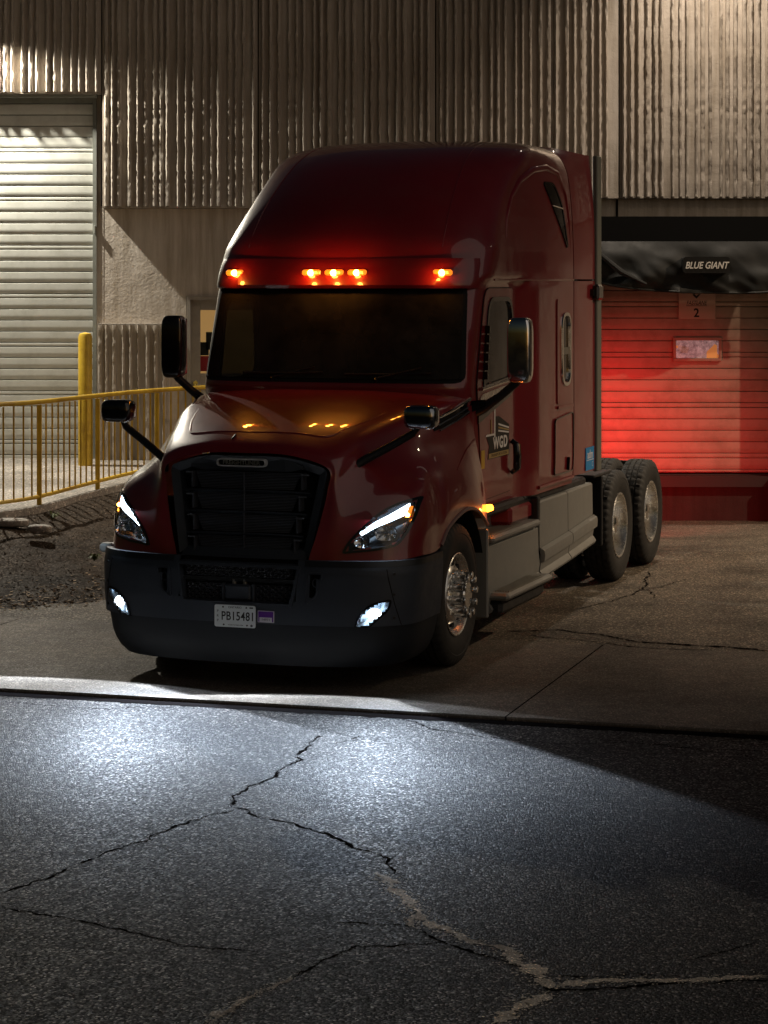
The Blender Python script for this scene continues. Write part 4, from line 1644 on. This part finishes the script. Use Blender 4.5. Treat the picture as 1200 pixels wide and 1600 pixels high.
# left bay above the overhead door
p = B(-14, wx(157), YR_, 28.6, wz(146), TOP).build('wall_panel', 'panel_concrete', bld)
ribs(p, wx(-85), wx(158), wz(143), TOP - .3, 'door', YR_)
zb_l, zb_r = wz(322), wz(307)
for i, (a, b) in enumerate(zip(seams, seams[1:])):
    zb0 = zb_l if i < 2 else zb_r
    p = B(a + .008, b - .008, YR_, 28.6, zb0 - .02, TOP).build('wall_panel', 'panel_concrete', bld)
    ribs(p, a, b, zb0, TOP - .3, 'up' if i < 2 else 'up_r', YR_)
    B(a - .012, a + .012, YR_ + .02, 28.5, zb0, TOP).build('joint_or_shadow', 'crack_dark', p)
# smooth concrete below the ribs on the left
FT = zb_l - .025
m = B(wx(158), wx(288), YF_, 28.6, .3, FT)
m.build('smooth_panel', 'flat_concrete', bld)
B(wx(288), wx(430), YF_, 28.6, wz(463), FT).build('smooth_panel', 'flat_concrete', bld)
B(wx(430), wx(900), YF_, 28.6, -.3, FT).build('smooth_panel', 'flat_concrete', bld)
# lower ribbed block on the left
p = B(wx(150), wx(262), YF_ - .14, YF_ - .002, .40, wz(506)).build('ribbed_block', 'panel_concrete', bld)
ribs(p, wx(150) - .02, wx(262), .42, wz(508), 'low', YF_ - .14)
# jamb and smooth band over the dock doors
B(wx(147), wx(157.8), YF_ - .004, 28.6, .3, wz(147)).build('door_jamb', 'flat_concrete', bld)
B(wx(840), 16.0, YR_ + .12, 28.6, wz(339), zb_r - .025).build('lintel_band', 'flat_concrete', bld)
B(wx(965), wx(968), YR_ + .11, YR_ + .13, wz(339), zb_r - .03).build('joint_or_shadow', 'crack_dark', bld)
B(wx(1285), 9.9, YR_ + .14, 28.6, -.4, wz(339)).build('smooth_panel', 'flat_concrete', bld)
B(12.6, 16.0, YR_ + .14, 28.6, -.4, wz(339)).build('smooth_panel', 'flat_concrete', bld)
B(wx(158), 16.0, 28.61, 28.9, -.5, TOP).build('back_wall', 'flat_concrete', bld)


def slat_door(x0, x1, zlo, zhi, y, pitch, mname, name, sec=4, gap=.012, joint=.055, prof_d=1):
    """an overhead door of separate horizontal slats, a narrow one at each section joint"""
    root = B(x0, x1, y + .045, y + .06, zlo, zhi).build(name, 'door_frame', bld)
    z = zhi
    k = 0
    while z - .02 > zlo:
        h = joint if (k % (sec + 1)) == sec else pitch
        h = min(h, z - zlo)
        a, b = z - h, z
        q_ = prof_d
        pr = [(.040, a + gap), (.012 * q_, a + gap), (.002 * q_, a + gap + .014 * q_), (.0, a + (b - a) * .5), (.002 * q_, b - .012 * q_), (.016 * q_, b - .001), (.040, b)]
        m = MB().grid([[(x, y - DW + yy, zz) for yy, zz in pr] for x in (x0, (x0 + x1) / 2, x1)])
        m.build('slat', mname, root, True, 35)
        z -= h
        k += 1
    return root


# left overhead door: frame, header, slats
D1 = slat_door(-10.5, wx(141), .50, wz(160), 28.275, .138, 'door_slat', 'overhead_door', 4, .009, .05, .5)
for (a, b, c, d, e, f_) in ((wx(141), wx(147), 28.235, 28.4, .4, wz(150)), (-10.5, wx(141) - .002, 28.235, 28.4, wz(159), wz(147))):
    B(a, b, c, d, e, f_).build('door_track', 'door_frame', bld)
B(-10.5, wx(149), 28.11, 28.2, wz(151), wz(146.5)).build('drip_cap', 'door_frame', bld)
MB().cbox((wx(143), 28.20 - DW, wz(365)), (wx(146), 28.233 - DW, wz(352)), .005).build('track_bracket', 'door_frame', bld)

# staff door with a lit pane
md = empty('staff_door', (0, 0, 0), 0, bld)
z0d, z1d = .57, wz(463)
B(wx(289), wx(295), YF_ - .04, YF_ + .12, z0d, z1d).build('frame', 'man_door', md)
B(wx(411), wx(417), YF_ - .04, YF_ + .12, z0d, z1d).build('frame', 'man_door', md)
B(wx(295), wx(411), YF_ - .04, YF_ + .12, wz(469), z1d).build('frame', 'man_door', md)
X0, X1, zt, zm = wx(295), wx(411), wz(469), wz(585)
gx0, gx1, gz1, gz0 = wx(310), wx(397), wz(485), wz(585)
for (a, b, c, d) in ((X0, gx0, z0d, zt), (gx1, X1, z0d, zt), (gx0, gx1, gz1, zt), (gx0, gx1, z0d, gz0)):
    B(a + .001, b - .001, YF_ + .03, YF_ + .07, c, d).build('leaf', 'man_door', md)
B(gx0, gx1, YF_ + .045, YF_ + .052, gz0, gz1).build('pane', 'pane_glass', md)
MB().tube([(wx(303), YF_ - DW + .03, wz(600)), (wx(303), YF_ - DW - .03, wz(600))], .03, 12).build('knob', 'chrome', md, True)
B(gx0 - .3, gx1 + .3, 28.58, 28.605, gz0 - .2, gz1 + .2).build('lit_room_wall', 'lit_room', md)
B(wx(308), wx(322), YF_ + .12, YF_ + .17, wz(557), wz(536)).build('shelf_item', 'room_dark', md)
B(wx(318), wx(334), YF_ + .12, YF_ + .17, wz(548), wz(520)).build('shelf_item', 'room_dark', md)
B(wx(309), wx(324), YF_ + .12, YF_ + .17, wz(582), wz(558)).build('shelf_item', 'room_red', md)

# wall packs (out of the picture to the sides)
for (x, y, z) in (WP1, WP2):
    m = MB().cbox((x - .14, y - .05 - DW, z + .03), (x + .14, y + .16 - DW, z + .16), .03)
    wp = m.build('wall_pack', 'door_frame', bld)
    MB().box((x - .04, y + .16 - DW, z + .06), (x + .04, YR_ - DW + .02, z + .12)).build('bracket', 'door_frame', wp)
    MB().box((x - .10, y - .02 - DW, z + .024), (x + .10, y + .12 - DW, z + .029)).build('lens', 'lamp_glow', wp)


# dock doors with shelters: door 2 and the next one along
def dock(xa, xb, first):
    # dark recess, door, pit face
    zt_, zs_ = wz(339), wz(742)
    d = slat_door(xa + .05, xb - .05, zs_, wz(400), 28.36, .142, 'dock_door_panel', 'dock_door', 4, .007, .06, .35)
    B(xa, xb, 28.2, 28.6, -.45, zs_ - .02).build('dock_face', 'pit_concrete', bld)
    B(xa + .03, xb - .03, 28.12, 28.2, zs_ - .16, zs_ - .03).build('dock_sill', 'frame_black', bld)
    for x in (xa + .15, xb - .35):
        B(x, x + .2, 28.0, 28.12, zs_ - .5, zs_ - .05).build('dock_bumper', 'rubber', bld)
    # sign and window
    cx = (xa + xb) / 2
    if first:
        sg = MB().box((wx(1066), 28.33 - DW, wz(499.5)), (wx(1124), 28.345 - DW, wz(440))).build('door_sign', 'sign_board', bld)
        c = wx(1094)
        yy = 28.329 - DW
        text('FASTLANE', .075, 'print_black', sg, mfront(c, yy, wz(474)), sx=.72, shear=.25, ext=.001)
        text('2', .15, 'print_black', sg, mfront(c, yy, wz(490)), sx=.95, offset=.003, ext=.001)
        MB().prism([(c - .05, wz(461)), (c, wz(467)), (c + .05, wz(460)), (c + .02, wz(460)), (c, wz(463)), (c - .03, wz(459))], lambda a, b: (a, yy, b), lambda a, b: (a, yy - .002, b)).build('logo', 'print_black', sg)
        MB().box((c - .13, yy - .002, wz(478.6)), (c + .13, yy, wz(478))).build('underline', 'print_black', sg)
    cw = cx if not first else wx(1095.5)
    f = MB()
    W_, H_ = .305, .15
    zc = wz(547)
    for (a, b, c_, d_) in ((-W_, W_, H_ - .04, H_), (-W_, W_, -H_, -H_ + .04), (-W_, -W_ + .04, -H_ + .04, H_ - .04), (W_ - .04, W_, -H_ + .04, H_ - .04)):
        f.cbox((cw + a, 28.315 - DW, zc + c_), (cw + b, 28.36 - DW, zc + d_), .006)
    fo = f.build('door_window', 'dock_door_panel', d)
    MB().prism(rounded([(cw - W_ + .04, zc - H_ + .04), (cw + W_ - .04, zc - H_ + .04), (cw + W_ - .04, zc + H_ - .04), (cw - W_ + .04, zc + H_ - .04)], .02), lambda a, b: (a, 28.335 - DW, b), lambda a, b: (a, 28.345 - DW, b)).build('window_pane', 'dirty_pane', d)
    # shelter
    sh = empty('dock_shelter', ((xa + xb) / 2, 27.5, 0))
    tag(sh, 'black vinyl dock shelter with sagging head curtain over door 2' if first else 'black dock shelter further along the wall, outside the picture', 'dock shelter', 'dock shelters on the warehouse')
    ox = (xa + xb) / 2
    hw = (xb - xa) / 2 + .28

    def SB(x0, x1, y0, y1, z0, z1): return MB().box((x0, y0 - 27.5, z0), (x1, y1 - 27.5, z1))
    SB(-hw, hw, 27.62, 28.18, wz(379), zt_ - .004).build('head_frame', 'shelter_dark', sh)
    for s_ in (-1, 1):
        if s_ == -1 and first:
            SB(-hw, -hw + .16, 27.75, 28.18, wz(742), wz(379)).build('side_frame', 'shelter_dark', sh)
        else:
            SB(hw - .16, hw, 27.75, 28.18, wz(742), wz(379)).build('side_frame', 'shelter_dark', sh) if s_ == 1 else SB(-hw, -hw + .16, 27.75, 28.18, wz(742), wz(379)).build('side_frame', 'shelter_dark', sh)
    rows_ = []
    nx, nz = 150, 26
    hem = [(-hw, wz(432)), (-hw + .45, wz(447)), (-hw + 1.1, wz(455)), (.1, wz(457)), (.75, wz(456)), (hw - .5, wz(447)), (hw, wz(441))]
    for j in range(nz + 1):
        v = j / nz
        row = []
        for i in range(nx + 1):
            x = -hw + 2 * hw * i / nx
            zt2 = wz(378)
            zb2 = smooth_tab(hem, x)
            z = zt2 + (zb2 - zt2) * v
            q = noise.noise(Vector((x * 2.2 + v * 1.6, v * 1.4, 3.3))) * .11 * v + noise.noise(Vector((x * 6 - v * 3, v * 4, 1.3))) * .035 * v
            q += .10 * v * abs(noise.noise(Vector((x * 1.3 - v * 1.1, v * .6, 9.2))))
            y = 27.60 - .10 * v - .06 * sin(v * pi) + q
            row.append((x, y - 27.5, z))
        rows_.append(row)
    m = MB().grid(rows_)
    m.grid([[(x, y + .008, z) for x, y, z in r] for r in rows_])
    m.tube([(x, y + .004, z) for x, y, z in rows_[-1]], .016, 6)
    m.build('head_curtain', 'vinyl_black', sh, True, 80)
    # the diagonal folded corner drape on the left
    pts_a = [(-hw + .02, wz(371)), (-hw + .22, wz(395)), (-hw + .50, wz(425)), (-hw + .80, wz(444))]
    MB().tube([(x, 27.47 - 27.5 - .02 * k, z) for k, (x, z) in enumerate(pts_a)], [.012, .035, .05, .02], 10, True, .8).build('curtain_fold', 'vinyl_black', sh, True)
    lab = MB().prism(rounded([(-.28, wz(427)), (.28, wz(427)), (.28, wz(402)), (-.28, wz(402))], .04), lambda a, b: (a, -.135, b), lambda a, b: (a, .12, b)).build('maker_label', 'label_black', sh)
    text('BLUE GIANT', .115, 'decal_white', lab, mfront(0, -.137, wz(415.5)), sx=.80, shear=.28, offset=.002, ext=.002)
    return d




def dirty_pane():
    m = mat('dirty_pane', (.5, .45, .45), .25)
    b = bsdf(m)
    v = coords(m)
    n = noise_tex(m, v, 9, 6, .75)
    vo = N(m, 'ShaderNodeTexVoronoi')
    vo.inputs['Scale'].default_value = 7
    L(m, v, vo.inputs['Vector'])
    c = ramp(m, n, [(.35, (.10, .07, .07)), (.5, (.42, .36, .36)), (.66, (.75, .68, .66))])
    c2 = mixc(m, ramp(m, vo.outputs['Color'], [(.72, (0, 0, 0)), (.76, (1, 1, 1))]), c, (.75, .40, .12))
    L(m, c2, b.inputs['Base Color'])
    L(m, c2, b.inputs['Emission Color'])
    b.inputs['Emission Strength'].default_value = .22


dirty_pane()
dock(wx(935), wx(1250), True)
dock(9.9, 12.6, False)

# ------------------------------------------------------------------ ground
FENCE = [(-14, 17.5), (-6, 21.3), (-4.5, 22.95), (-3.98, 23.5), (-3.63, 24.0), (-3.17, 25.3), (-2.66, 26.5), (-1.9, 27.6), (-1.2, 28.45)]
FOOT = [(-14, 12), (-6, 18.0), (-4.6, 18.6), (-4.2, 18.7), (-3.4, 18.8), (-2.5, 19.3), (-1.5, 21.4), (-.6, 24.6), (.4, 28.5)]
yard_z = lambda X, Y: .43 + (Y - 24) * .0365


def lot_z(X, Y):
    t = max(0, min(1, (Y - 23.3) / 4.9))
    return -.175 * t * t * (3 - 2 * t)


def curve_pt(tab, u):
    n = len(tab) - 1
    k = min(int(u * n), n - 1)
    t = u * n - k
    P = [tab[max(k - 1, 0)], tab[k], tab[k + 1], tab[min(k + 2, n)]]
    return cr(*P, t)


# base ground far below everything, to the horizon
g = MB().grid([[(x, y, -.62) for x in (-300, 300)] for y in (-300, 300)]).build('ground', 'bank_soil')
tag(g, kind='structure')
# raised yard behind the fence
U = [i / 80 for i in range(81)]
rows_ = []
for j in range(13):
    v = j / 12
    r = []
    for u in U:
        x, y = curve_pt(FENCE, u)
        y2 = y + (28.5 - y) * v
        r.append((x, y2, yard_z(x, y2)))
    rows_.append(r)
tag(MB().grid(rows_).build('yard', 'yard_concrete', None, True), kind='structure')
# low concrete kerb under the fence
ker = [(curve_pt(FENCE, u)[0] + .05, curve_pt(FENCE, u)[1] - .08) for u in U]
m = MB()
m.grid([[(x, y + .12, yard_z(x, y) + .012) for x, y in ker], [(x, y - .05, yard_z(x, y) + .012) for x, y in ker], [(x + .02, y - .09, yard_z(x, y) - .10) for x, y in ker]])
tag(m.build('kerb', 'yard_concrete', None, True, 30), kind='structure')


# bank of soil and gravel from the fence down to the apron
def bank_z(u, v):
    fx_, fy = curve_pt(FENCE, u)
    gx, gy = curve_pt(FOOT, u)
    X, Y = gx + (fx_ - gx) * v, gy + (fy - gy) * v
    top_ = yard_z(fx_, fy) - .05
    s_ = v * v * (3 - 2 * v) * .55 + v * .45
    base = lot_z(X, Y) - .03
    z = base + (top_ - base) * s_
    am = min(1, v * 4) * min(1, (1 - v) * 6)
    z += am * (.04 * noise.noise(Vector((X * .9, Y * .9, 0))) + .03 * noise.noise(Vector((X * 3, Y * 3, 4))) + .007 * noise.noise(Vector((X * 9, Y * 9, 7))))
    return X, Y, z


rows_ = [[bank_z(i / 220, j / 150) for i in range(221)] for j in range(151)]
tag(MB().grid(rows_).build('bank', 'bank_soil', None, True, 80), kind='structure')
# lot behind the apron
rows_ = [[(x, y, lot_z(x, y)) for x in [-14 + k * 1.0 for k in range(31)]] for y in [17.0 + .35 * k for k in range(34)]]
slope = lambda x: 14.85 - .30 * x           # road edge line (Y at X)
apr = lambda x: 17.99 - .30 * x             # rear edge of the concrete apron
rows_ = []
for k in range(36):
    v = k / 35
    rows_.append([(x, apr(x) + .012 + (28.22 - apr(x)) * v, 0) for x in [-14 + j * .9 for j in range(36)]])
rows_ = [[(x, y, lot_z(x, y) - .004) for x, y, z in r] for r in rows_]
tag(MB().grid(rows_).build('lot', 'lot_asphalt', None, True), kind='structure')
# apron of poured slabs
ap = empty('apron', (0, 0, 0))
ap['kind'] = 'structure'
cuts = [-26, -17, -12.2, -8.0, -3.9, .78, 5.1, 9.4, 13.7, 18, 26]
for a, b in zip(cuts, cuts[1:]):
    a2, b2 = a + .006, b - .006
    sk = .30
    q = [(a2, slope(a2)), (b2, slope(b2)), (b2 + .0 + sk * 3.0, apr(b2 + sk * 3.0)), (a2 + sk * 3.0, apr(a2 + sk * 3.0))]
    m = MB()
    n_ = 14
    rws = []
    for j in range(9):
        v = j / 8
        rws.append([tuple([q[0][k] * (1 - u) * (1 - v) + q[1][k] * u * (1 - v) + q[2][k] * u * v + q[3][k] * (1 - u) * v for k in (0, 1)] + [-.002]) for u in [i / n_ for i in range(n_ + 1)]])
    m.grid(rws)
    m.grid([rws[0], [(x, y - .012, z - .012) for x, y, z in rws[0]], [(x, y - .014, z - .08) for x, y, z in rws[0]]])
    m.build('slab', 'apron_concrete', ap, True, 30)
MB().grid([[(x, slope(x) - .03, -.055) for x in (-30, 30)], [(x, apr(x) + .02, -.05) for x in (-30, 30)]]).build('joint_bed', 'crack_dark', ap)
# road
xs = [-40 + 80 * i / 40 for i in range(41)]
rows_ = []
for j in range(30):
    v = j / 29
    rows_.append([(x, -20 + (slope(x) - .075 + 20) * v, -.026) for x in xs])
tag(MB().grid(rows_).build('road', 'road_asphalt'), kind='structure')
m = MB()  # dark strip at the apron edge: joint plus painted shadow of the step
rn = random.Random(3)
a_, b_ = [], []
for i in range(500):
    x = -9 + 18 * i / 499
    a_.append((x, slope(x) - .045 - .03 * abs(noise.noise(Vector((x * 5, 0, 0)))) - .10 - .03 * noise.noise(Vector((x * 17, 3, 0))), -.0245))
    b_.append((x, slope(x) - .01, -.0245))
o = m.grid([a_, b_]).build('joint_or_shadow', 'crack_dark')
tag(o, kind='structure')


def gp(u, v, z=-.026):
    Y = 3561 * (2.798 - z) / (v - 437.6)
    return Vector(((u - 600) * Y / 3561, Y, z))


def crack(pts, w0, w1, mname, z=-.026, lift=.0, seed=0, rough=1.0):
    """an irregular crack: a ragged core line plus a scatter of small crumbs that follow it"""
    P = [gp(u, v, z) for u, v in pts]
    fine_ = []
    for a, b in zip(P, P[1:]):
        n = max(2, int((b - a).length / .010))
        for k in range(n):
            fine_.append(a.lerp(b, k / n))
    fine_.append(P[-1])
    nz = lambda x, y, q: noise.noise(Vector((x, y, q)))
    out = []
    for p in fine_:
        j = Vector((nz(p.x * 4, p.y * 4, seed), nz(p.x * 4, p.y * 4, seed + 9), 0)) * .05
        j += Vector((nz(p.x * 16, p.y * 16, seed), nz(p.x * 16, p.y * 16, seed + 5), 0)) * .022
        j += Vector((nz(p.x * 60, p.y * 60, seed), nz(p.x * 60, p.y * 60, seed + 5), 0)) * .007
        out.append(p + j * rough)
    n = len(out)
    sand = mname == 'crack_sand'
    r_ = random.Random(int(seed * 31) + 5)
    La, Lb = [], []
    m = MB()
    up_ = Vector((0, 0, .0012 if sand else .0008))
    for i, p in enumerate(out):
        d = (out[min(i + 1, n - 1)] - out[max(i - 1, 0)])
        nn = Vector((-d.y, d.x, 0)).normalized()
        dd = Vector((d.x, d.y, 0)).normalized()
        t = i / (n - 1)
        ends = min(1, i / 8 + .1, (n - 1 - i) / 8 + .1)
        ww = (w0 + (w1 - w0) * t) * ends
        mod = max(.12, .62 + 1.1 * nz(p.x * 11, p.y * 11, seed + 2) + .7 * nz(p.x * 45, p.y * 45, seed + 3))
        core = ww * mod * (.85 if sand else .8)
        La.append(p + nn * core + up_)
        Lb.append(p - nn * core * max(.2, .8 + .9 * nz(p.x * 30, p.y * 30, seed + 8)) + up_)
        for k in range(5 if sand else 2):
            c = p + nn * r_.gauss(0, ww * (.85 if sand else 1.1)) + dd * r_.uniform(-.008, .008)
            s_ = r_.uniform(.0015, .0065 if sand else .0045) * ends
            a = r_.uniform(0, 6.28)
            q = [c + Vector((cos(a + h) * s_ * r_.uniform(.6, 1.6), sin(a + h) * s_ * r_.uniform(.6, 1.6), up_.z + .0006 + .0002 * k)) for h in (0, 1.4, 3.0, 4.4)]
            m.add(q, [(0, 1, 2, 3)])
    m.grid([La, Lb])
    o = m.build('crack', mname, None, fix=False)
    tag(o, kind='structure')
    return o


DK = [
    ([(500, 1148), (470, 1178), (440, 1205), (425, 1216), (385, 1230), (368, 1243), (365, 1262)], .010, .012),
    ([(365, 1262), (420, 1280), (480, 1294), (520, 1309), (575, 1330), (602, 1342), (612, 1366)], .012, .018),
    ([(0, 1394), (60, 1376), (120, 1355), (200, 1320), (280, 1290), (365, 1264)], .012, .007),
    ([(0, 1421), (90, 1434), (190, 1454), (280, 1475), (350, 1486), (430, 1487)], .012, .007),
    ([(455, 1530), (500, 1500), (560, 1480), (640, 1475), (700, 1472)], .009, .005),
    ([(480, 1440), (560, 1444), (650, 1446)], .006, .006),
    ([(640, 1452), (740, 1484), (810, 1510), (870, 1545), (960, 1541), (1080, 1537), (1200, 1532)], .012, .016),
    ([(1080, 1500), (1130, 1490), (1200, 1470)], .006, .004),
    ([(860, 1525), (960, 1528), (1060, 1522)], .009, .006),
    ([(590, 1112), (680, 1140), (760, 1152), (880, 1164), (1000, 1160), (1200, 1186)], .007, .006),
    ([(0, 1098), (170, 1108), (350, 1102), (500, 1118), (600, 1124)], .006, .006),
    ([(900, 1150), (1020, 1164), (1200, 1176)], .007, .005),
    ([(557, 1150), (540, 1158), (520, 1162)], .010, .004),
]
for k, (pts, a, b) in enumerate(DK):
    crack(pts, a * 1.25, b * 1.25, 'crack_dark', -.026, .003, k * 3.7)
SD = [
    ([(600, 1362), (615, 1392), (650, 1420), (675, 1448), (725, 1466), (785, 1484), (818, 1504), (850, 1532), (866, 1546)], .022, .030),
    ([(866, 1546), (900, 1538), (960, 1534), (1050, 1532), (1130, 1530), (1210, 1526)], .024, .012),
    ([(866, 1546), (840, 1564), (800, 1580), (770, 1606)], .026, .026),
    ([(332, 1606), (345, 1582), (380, 1560), (430, 1541), (458, 1528)], .020, .009),
    ([(655, 1424), (640, 1440), (660, 1452)], .012, .008),
]
for k, (pts, a, b) in enumerate(SD):
    crack(pts, a * 1.8, b * 1.8, 'crack_sand', -.026, .005, 50 + k * 2.3)
crack([(790, 986), (870, 984), (930, 990), (1000, 1003), (1100, 1009), (1210, 1017)], .022, .035, 'crack_dark', -.0, .004, 91)
crack([(815, 992), (900, 999), (1000, 1012), (1120, 1016)], .012, .016, 'crack_dark', -.0, .004, 95)
crack([(1015, 893), (1008, 908), (1004, 922), (985, 930), (950, 940), (900, 952)], .012, .008, 'crack_dark', -.0, .004, 97)
crack([(1004, 920), (1020, 926), (1016, 936)], .010, .006, 'crack_dark', -.0, .004, 99)
crack([(985, 926), (1030, 918), (1075, 905)], .006, .004, 'crack_dark', -.0, .004, 101)

# loose stones on the bank and along the fence, dry leaves and twigs at its foot
rn = random.Random(5)
m = MB()
for k in range(5200):
    u, v = rn.uniform(.30, .80), rn.random()**.8
    X, Y, z = bank_z(u, v)
    s_ = rn.choice((.004, .006, .007, .009, .014)) * rn.uniform(.6, 1.2)
    a = rn.uniform(0, 6.28)
    ps = [(X + s_ * rn.uniform(.7, 1.3) * cos(a + i * 1.57), Y + s_ * rn.uniform(.7, 1.3) * sin(a + i * 1.57), z - .003) for i in range(4)]
    tp = [(X + (p[0] - X) * .55, Y + (p[1] - Y) * .55, z + s_ * rn.uniform(.4, .8)) for p in ps]
    m.add(ps + tp, [(4, 5, 6, 7), (0, 1, 5, 4), (1, 2, 6, 5), (2, 3, 7, 6), (3, 0, 4, 7)])
o = m.build('gravel', 'stone', None, fix=False)
tag(o, 'loose grey gravel scattered over the soil bank below the fence', 'gravel', kind='stuff')
m = MB()
for k in range(1500):
    u, v = rn.uniform(.40, .80), abs(rn.gauss(.10, .09))
    X, Y, z = bank_z(u, min(.98, v))
    s_ = rn.uniform(.012, .035)
    a = rn.uniform(0, 6.28)
    dx, dy = cos(a) * s_, sin(a) * s_
    h = rn.uniform(.004, .02)
    m.add([(X - dx, Y - dy, z + .004), (X - dy * .5, Y + dx * .5, z + h), (X + dx, Y + dy, z + .008), (X + dy * .5, Y - dx * .5, z + h * .7)], [(0, 1, 2, 3)])
o = m.build('leaf_litter', 'dry_leaf', None, fix=False)
tag(o, 'dry brown leaf litter along the foot of the bank', 'leaf litter', kind='stuff')
# flat stones at the kerb
for (u_, v_, sx, sy) in ((15, 812, .20, .10), (62, 822, .12, .07), (240, 985, .0, .0)):
    if not sx: continue
    c = gp(u_, v_, .40)
    m = superbox((0, 0, 0), (sx, sy, .045), .6, 8, 16)
    o = m.build('flat_stone', 'yard_concrete', None, True)
    o.location = (c.x, c.y, .37)
    tag(o, 'large pale flat stone lying in the soil by the fence foot' if sx > .15 else 'small pale flat stone lying beside the larger one by the fence', 'stone')
# weeds
for i, (u_, v_, zz, sc) in enumerate(((82, 812, .40, 1.0), (147, 877, .18, .8))):
    c = gp(u_, v_, zz)
    m = MB()
    for k in range(26):
        a = rn.uniform(0, 6.28)
        r = rn.uniform(.03, .11) * sc
        h = rn.uniform(.03, .09) * sc
        p0 = Vector((0, 0, 0)); p1 = Vector((cos(a) * r * .5, sin(a) * r * .5, h)); p2 = Vector((cos(a) * r, sin(a) * r, h * .6))
        n_ = Vector((-sin(a), cos(a), 0)) * .012
        m.add([p0, p1 + n_, p2, p1 - n_], [(0, 1, 2, 3)])
    o = m.build('weed', 'weed_green', None, fix=False)
    o.location = c
    tag(o, 'small green weed near the fence foot' if i == 0 else 'smaller green weed halfway down the soil bank', 'weed')

# ------------------------------------------------------------------ fence
fence = empty('fence', (-3.17, 25.3, .45))
tag(fence, 'yellow painted steel picket fence curving along the raised yard edge', 'fence')
fo_ = Vector(fence.location)
FT_ = 1.515
fpts = []
us = [i / 800 for i in range(801)]
acc = 0
prev = None
line = []
for u in us:
    x, y = curve_pt(FENCE, u)[:2]
    if x < -7.5: continue
    p = Vector((x, y, 0))
    if prev is not None: acc += (p - prev).length
    prev = p
    line.append((acc, x, y))


def fence_at(s):
    for a, b in zip(line, line[1:]):
        if b[0] >= s:
            t = (s - a[0]) / max(1e-9, b[0] - a[0])
            return a[1] + (b[1] - a[1]) * t, a[2] + (b[2] - a[2]) * t
    return line[-1][1:]


tot = line[-1][0]
sP = min(line, key=lambda q: abs(q[1] + 3.63))[0]
pitch = 1.36
npk = 10
topz = lambda x, y: FT_
botz = lambda x, y: yard_z(x, y) + .09
k0 = int(sP / pitch)
first = sP - k0 * pitch
post = pick = None
sA = first
i = 0
while sA + i * pitch < tot - .1:
    s0 = sA + i * pitch
    x, y = fence_at(s0)
    zb_ = yard_z(x, y) - .06
    if post is None:
        post = MB().cbox((-.024, -.024, 0), (.024, .024, 1), .004).build('post', 'yellow_paint', fence)
        o = post
    else:
        o = dup(post, fence)
    o.location = Vector((x, y, zb_)) - fo_
    o.scale = (1, 1, FT_ - .03 - zb_)
    for k in range(1, npk):
        sx_ = s0 + pitch * k / npk
        if sx_ > tot - .05: break
        x, y = fence_at(sx_)
        if pick is None:
            pick = MB().box((-.0085, -.0085, 0), (.0085, .0085, 1)).build('picket', 'yellow_paint', fence)
            o = pick
        else:
            o = dup(pick, fence)
        o.location = Vector((x, y, botz(x, y) - .0)) - fo_
        o.scale = (1, 1, FT_ - .03 - botz(x, y))
    i += 1
N_ = 60
tp = [fence_at(tot * k / N_) for k in range(N_)]
MB().tube([(x - fo_.x, y - fo_.y, FT_ - fo_.z) for x, y in tp], .026, 10).build('top_rail', 'yellow_paint', fence, True)
MB().tube([(x - fo_.x, y - fo_.y, botz(x, y) - fo_.z) for x, y in tp], .022, 8).build('bottom_rail', 'yellow_paint', fence, True)

# bollard by the overhead door
bo = MB().lathe_x([(0, .084), (1.56, .084), (1.60, .070), (1.62, 0)], n=28)
bo = MBfrom([(y, z, x) for x, y, z in bo.v], bo.f)
o = bo.build('bollard', 'yellow_paint', None, True, 40)
o.location = (wx(134) * 27.6 / 28, 27.55, yard_z(0, 27.55) - .01)
tag(o, 'tall yellow steel bollard standing at the right edge of the overhead door', 'bollard')

# unseen pole lamp added off to the right to light the truck's side
yl = empty('added_side_lamp', (ADDED_LAMP[0] + 1.6, ADDED_LAMP[1], 0))
tag(yl, 'unseen tall grey pole lamp added beyond the right edge to light the truck side', 'lamp post')
MB().tube([(0, 0, -.2), (0, 0, 4), (0, 0, 8.6)], [.10, .085, .06], 14).build('pole', 'door_frame', yl, True)
MB().tube([(0, 0, 8.55), (-.7, 0, 8.62), (-1.5, 0, 8.58)], .035, 8).build('arm', 'door_frame', yl, True)
MB().cbox((-1.85, -.14, 8.46), (-1.35, .14, 8.58), .03).build('lamp_head', 'door_frame', yl)
MB().box((-1.80, -.10, 8.45), (-1.42, .10, 8.458)).build('lens', 'lamp_glow', yl)
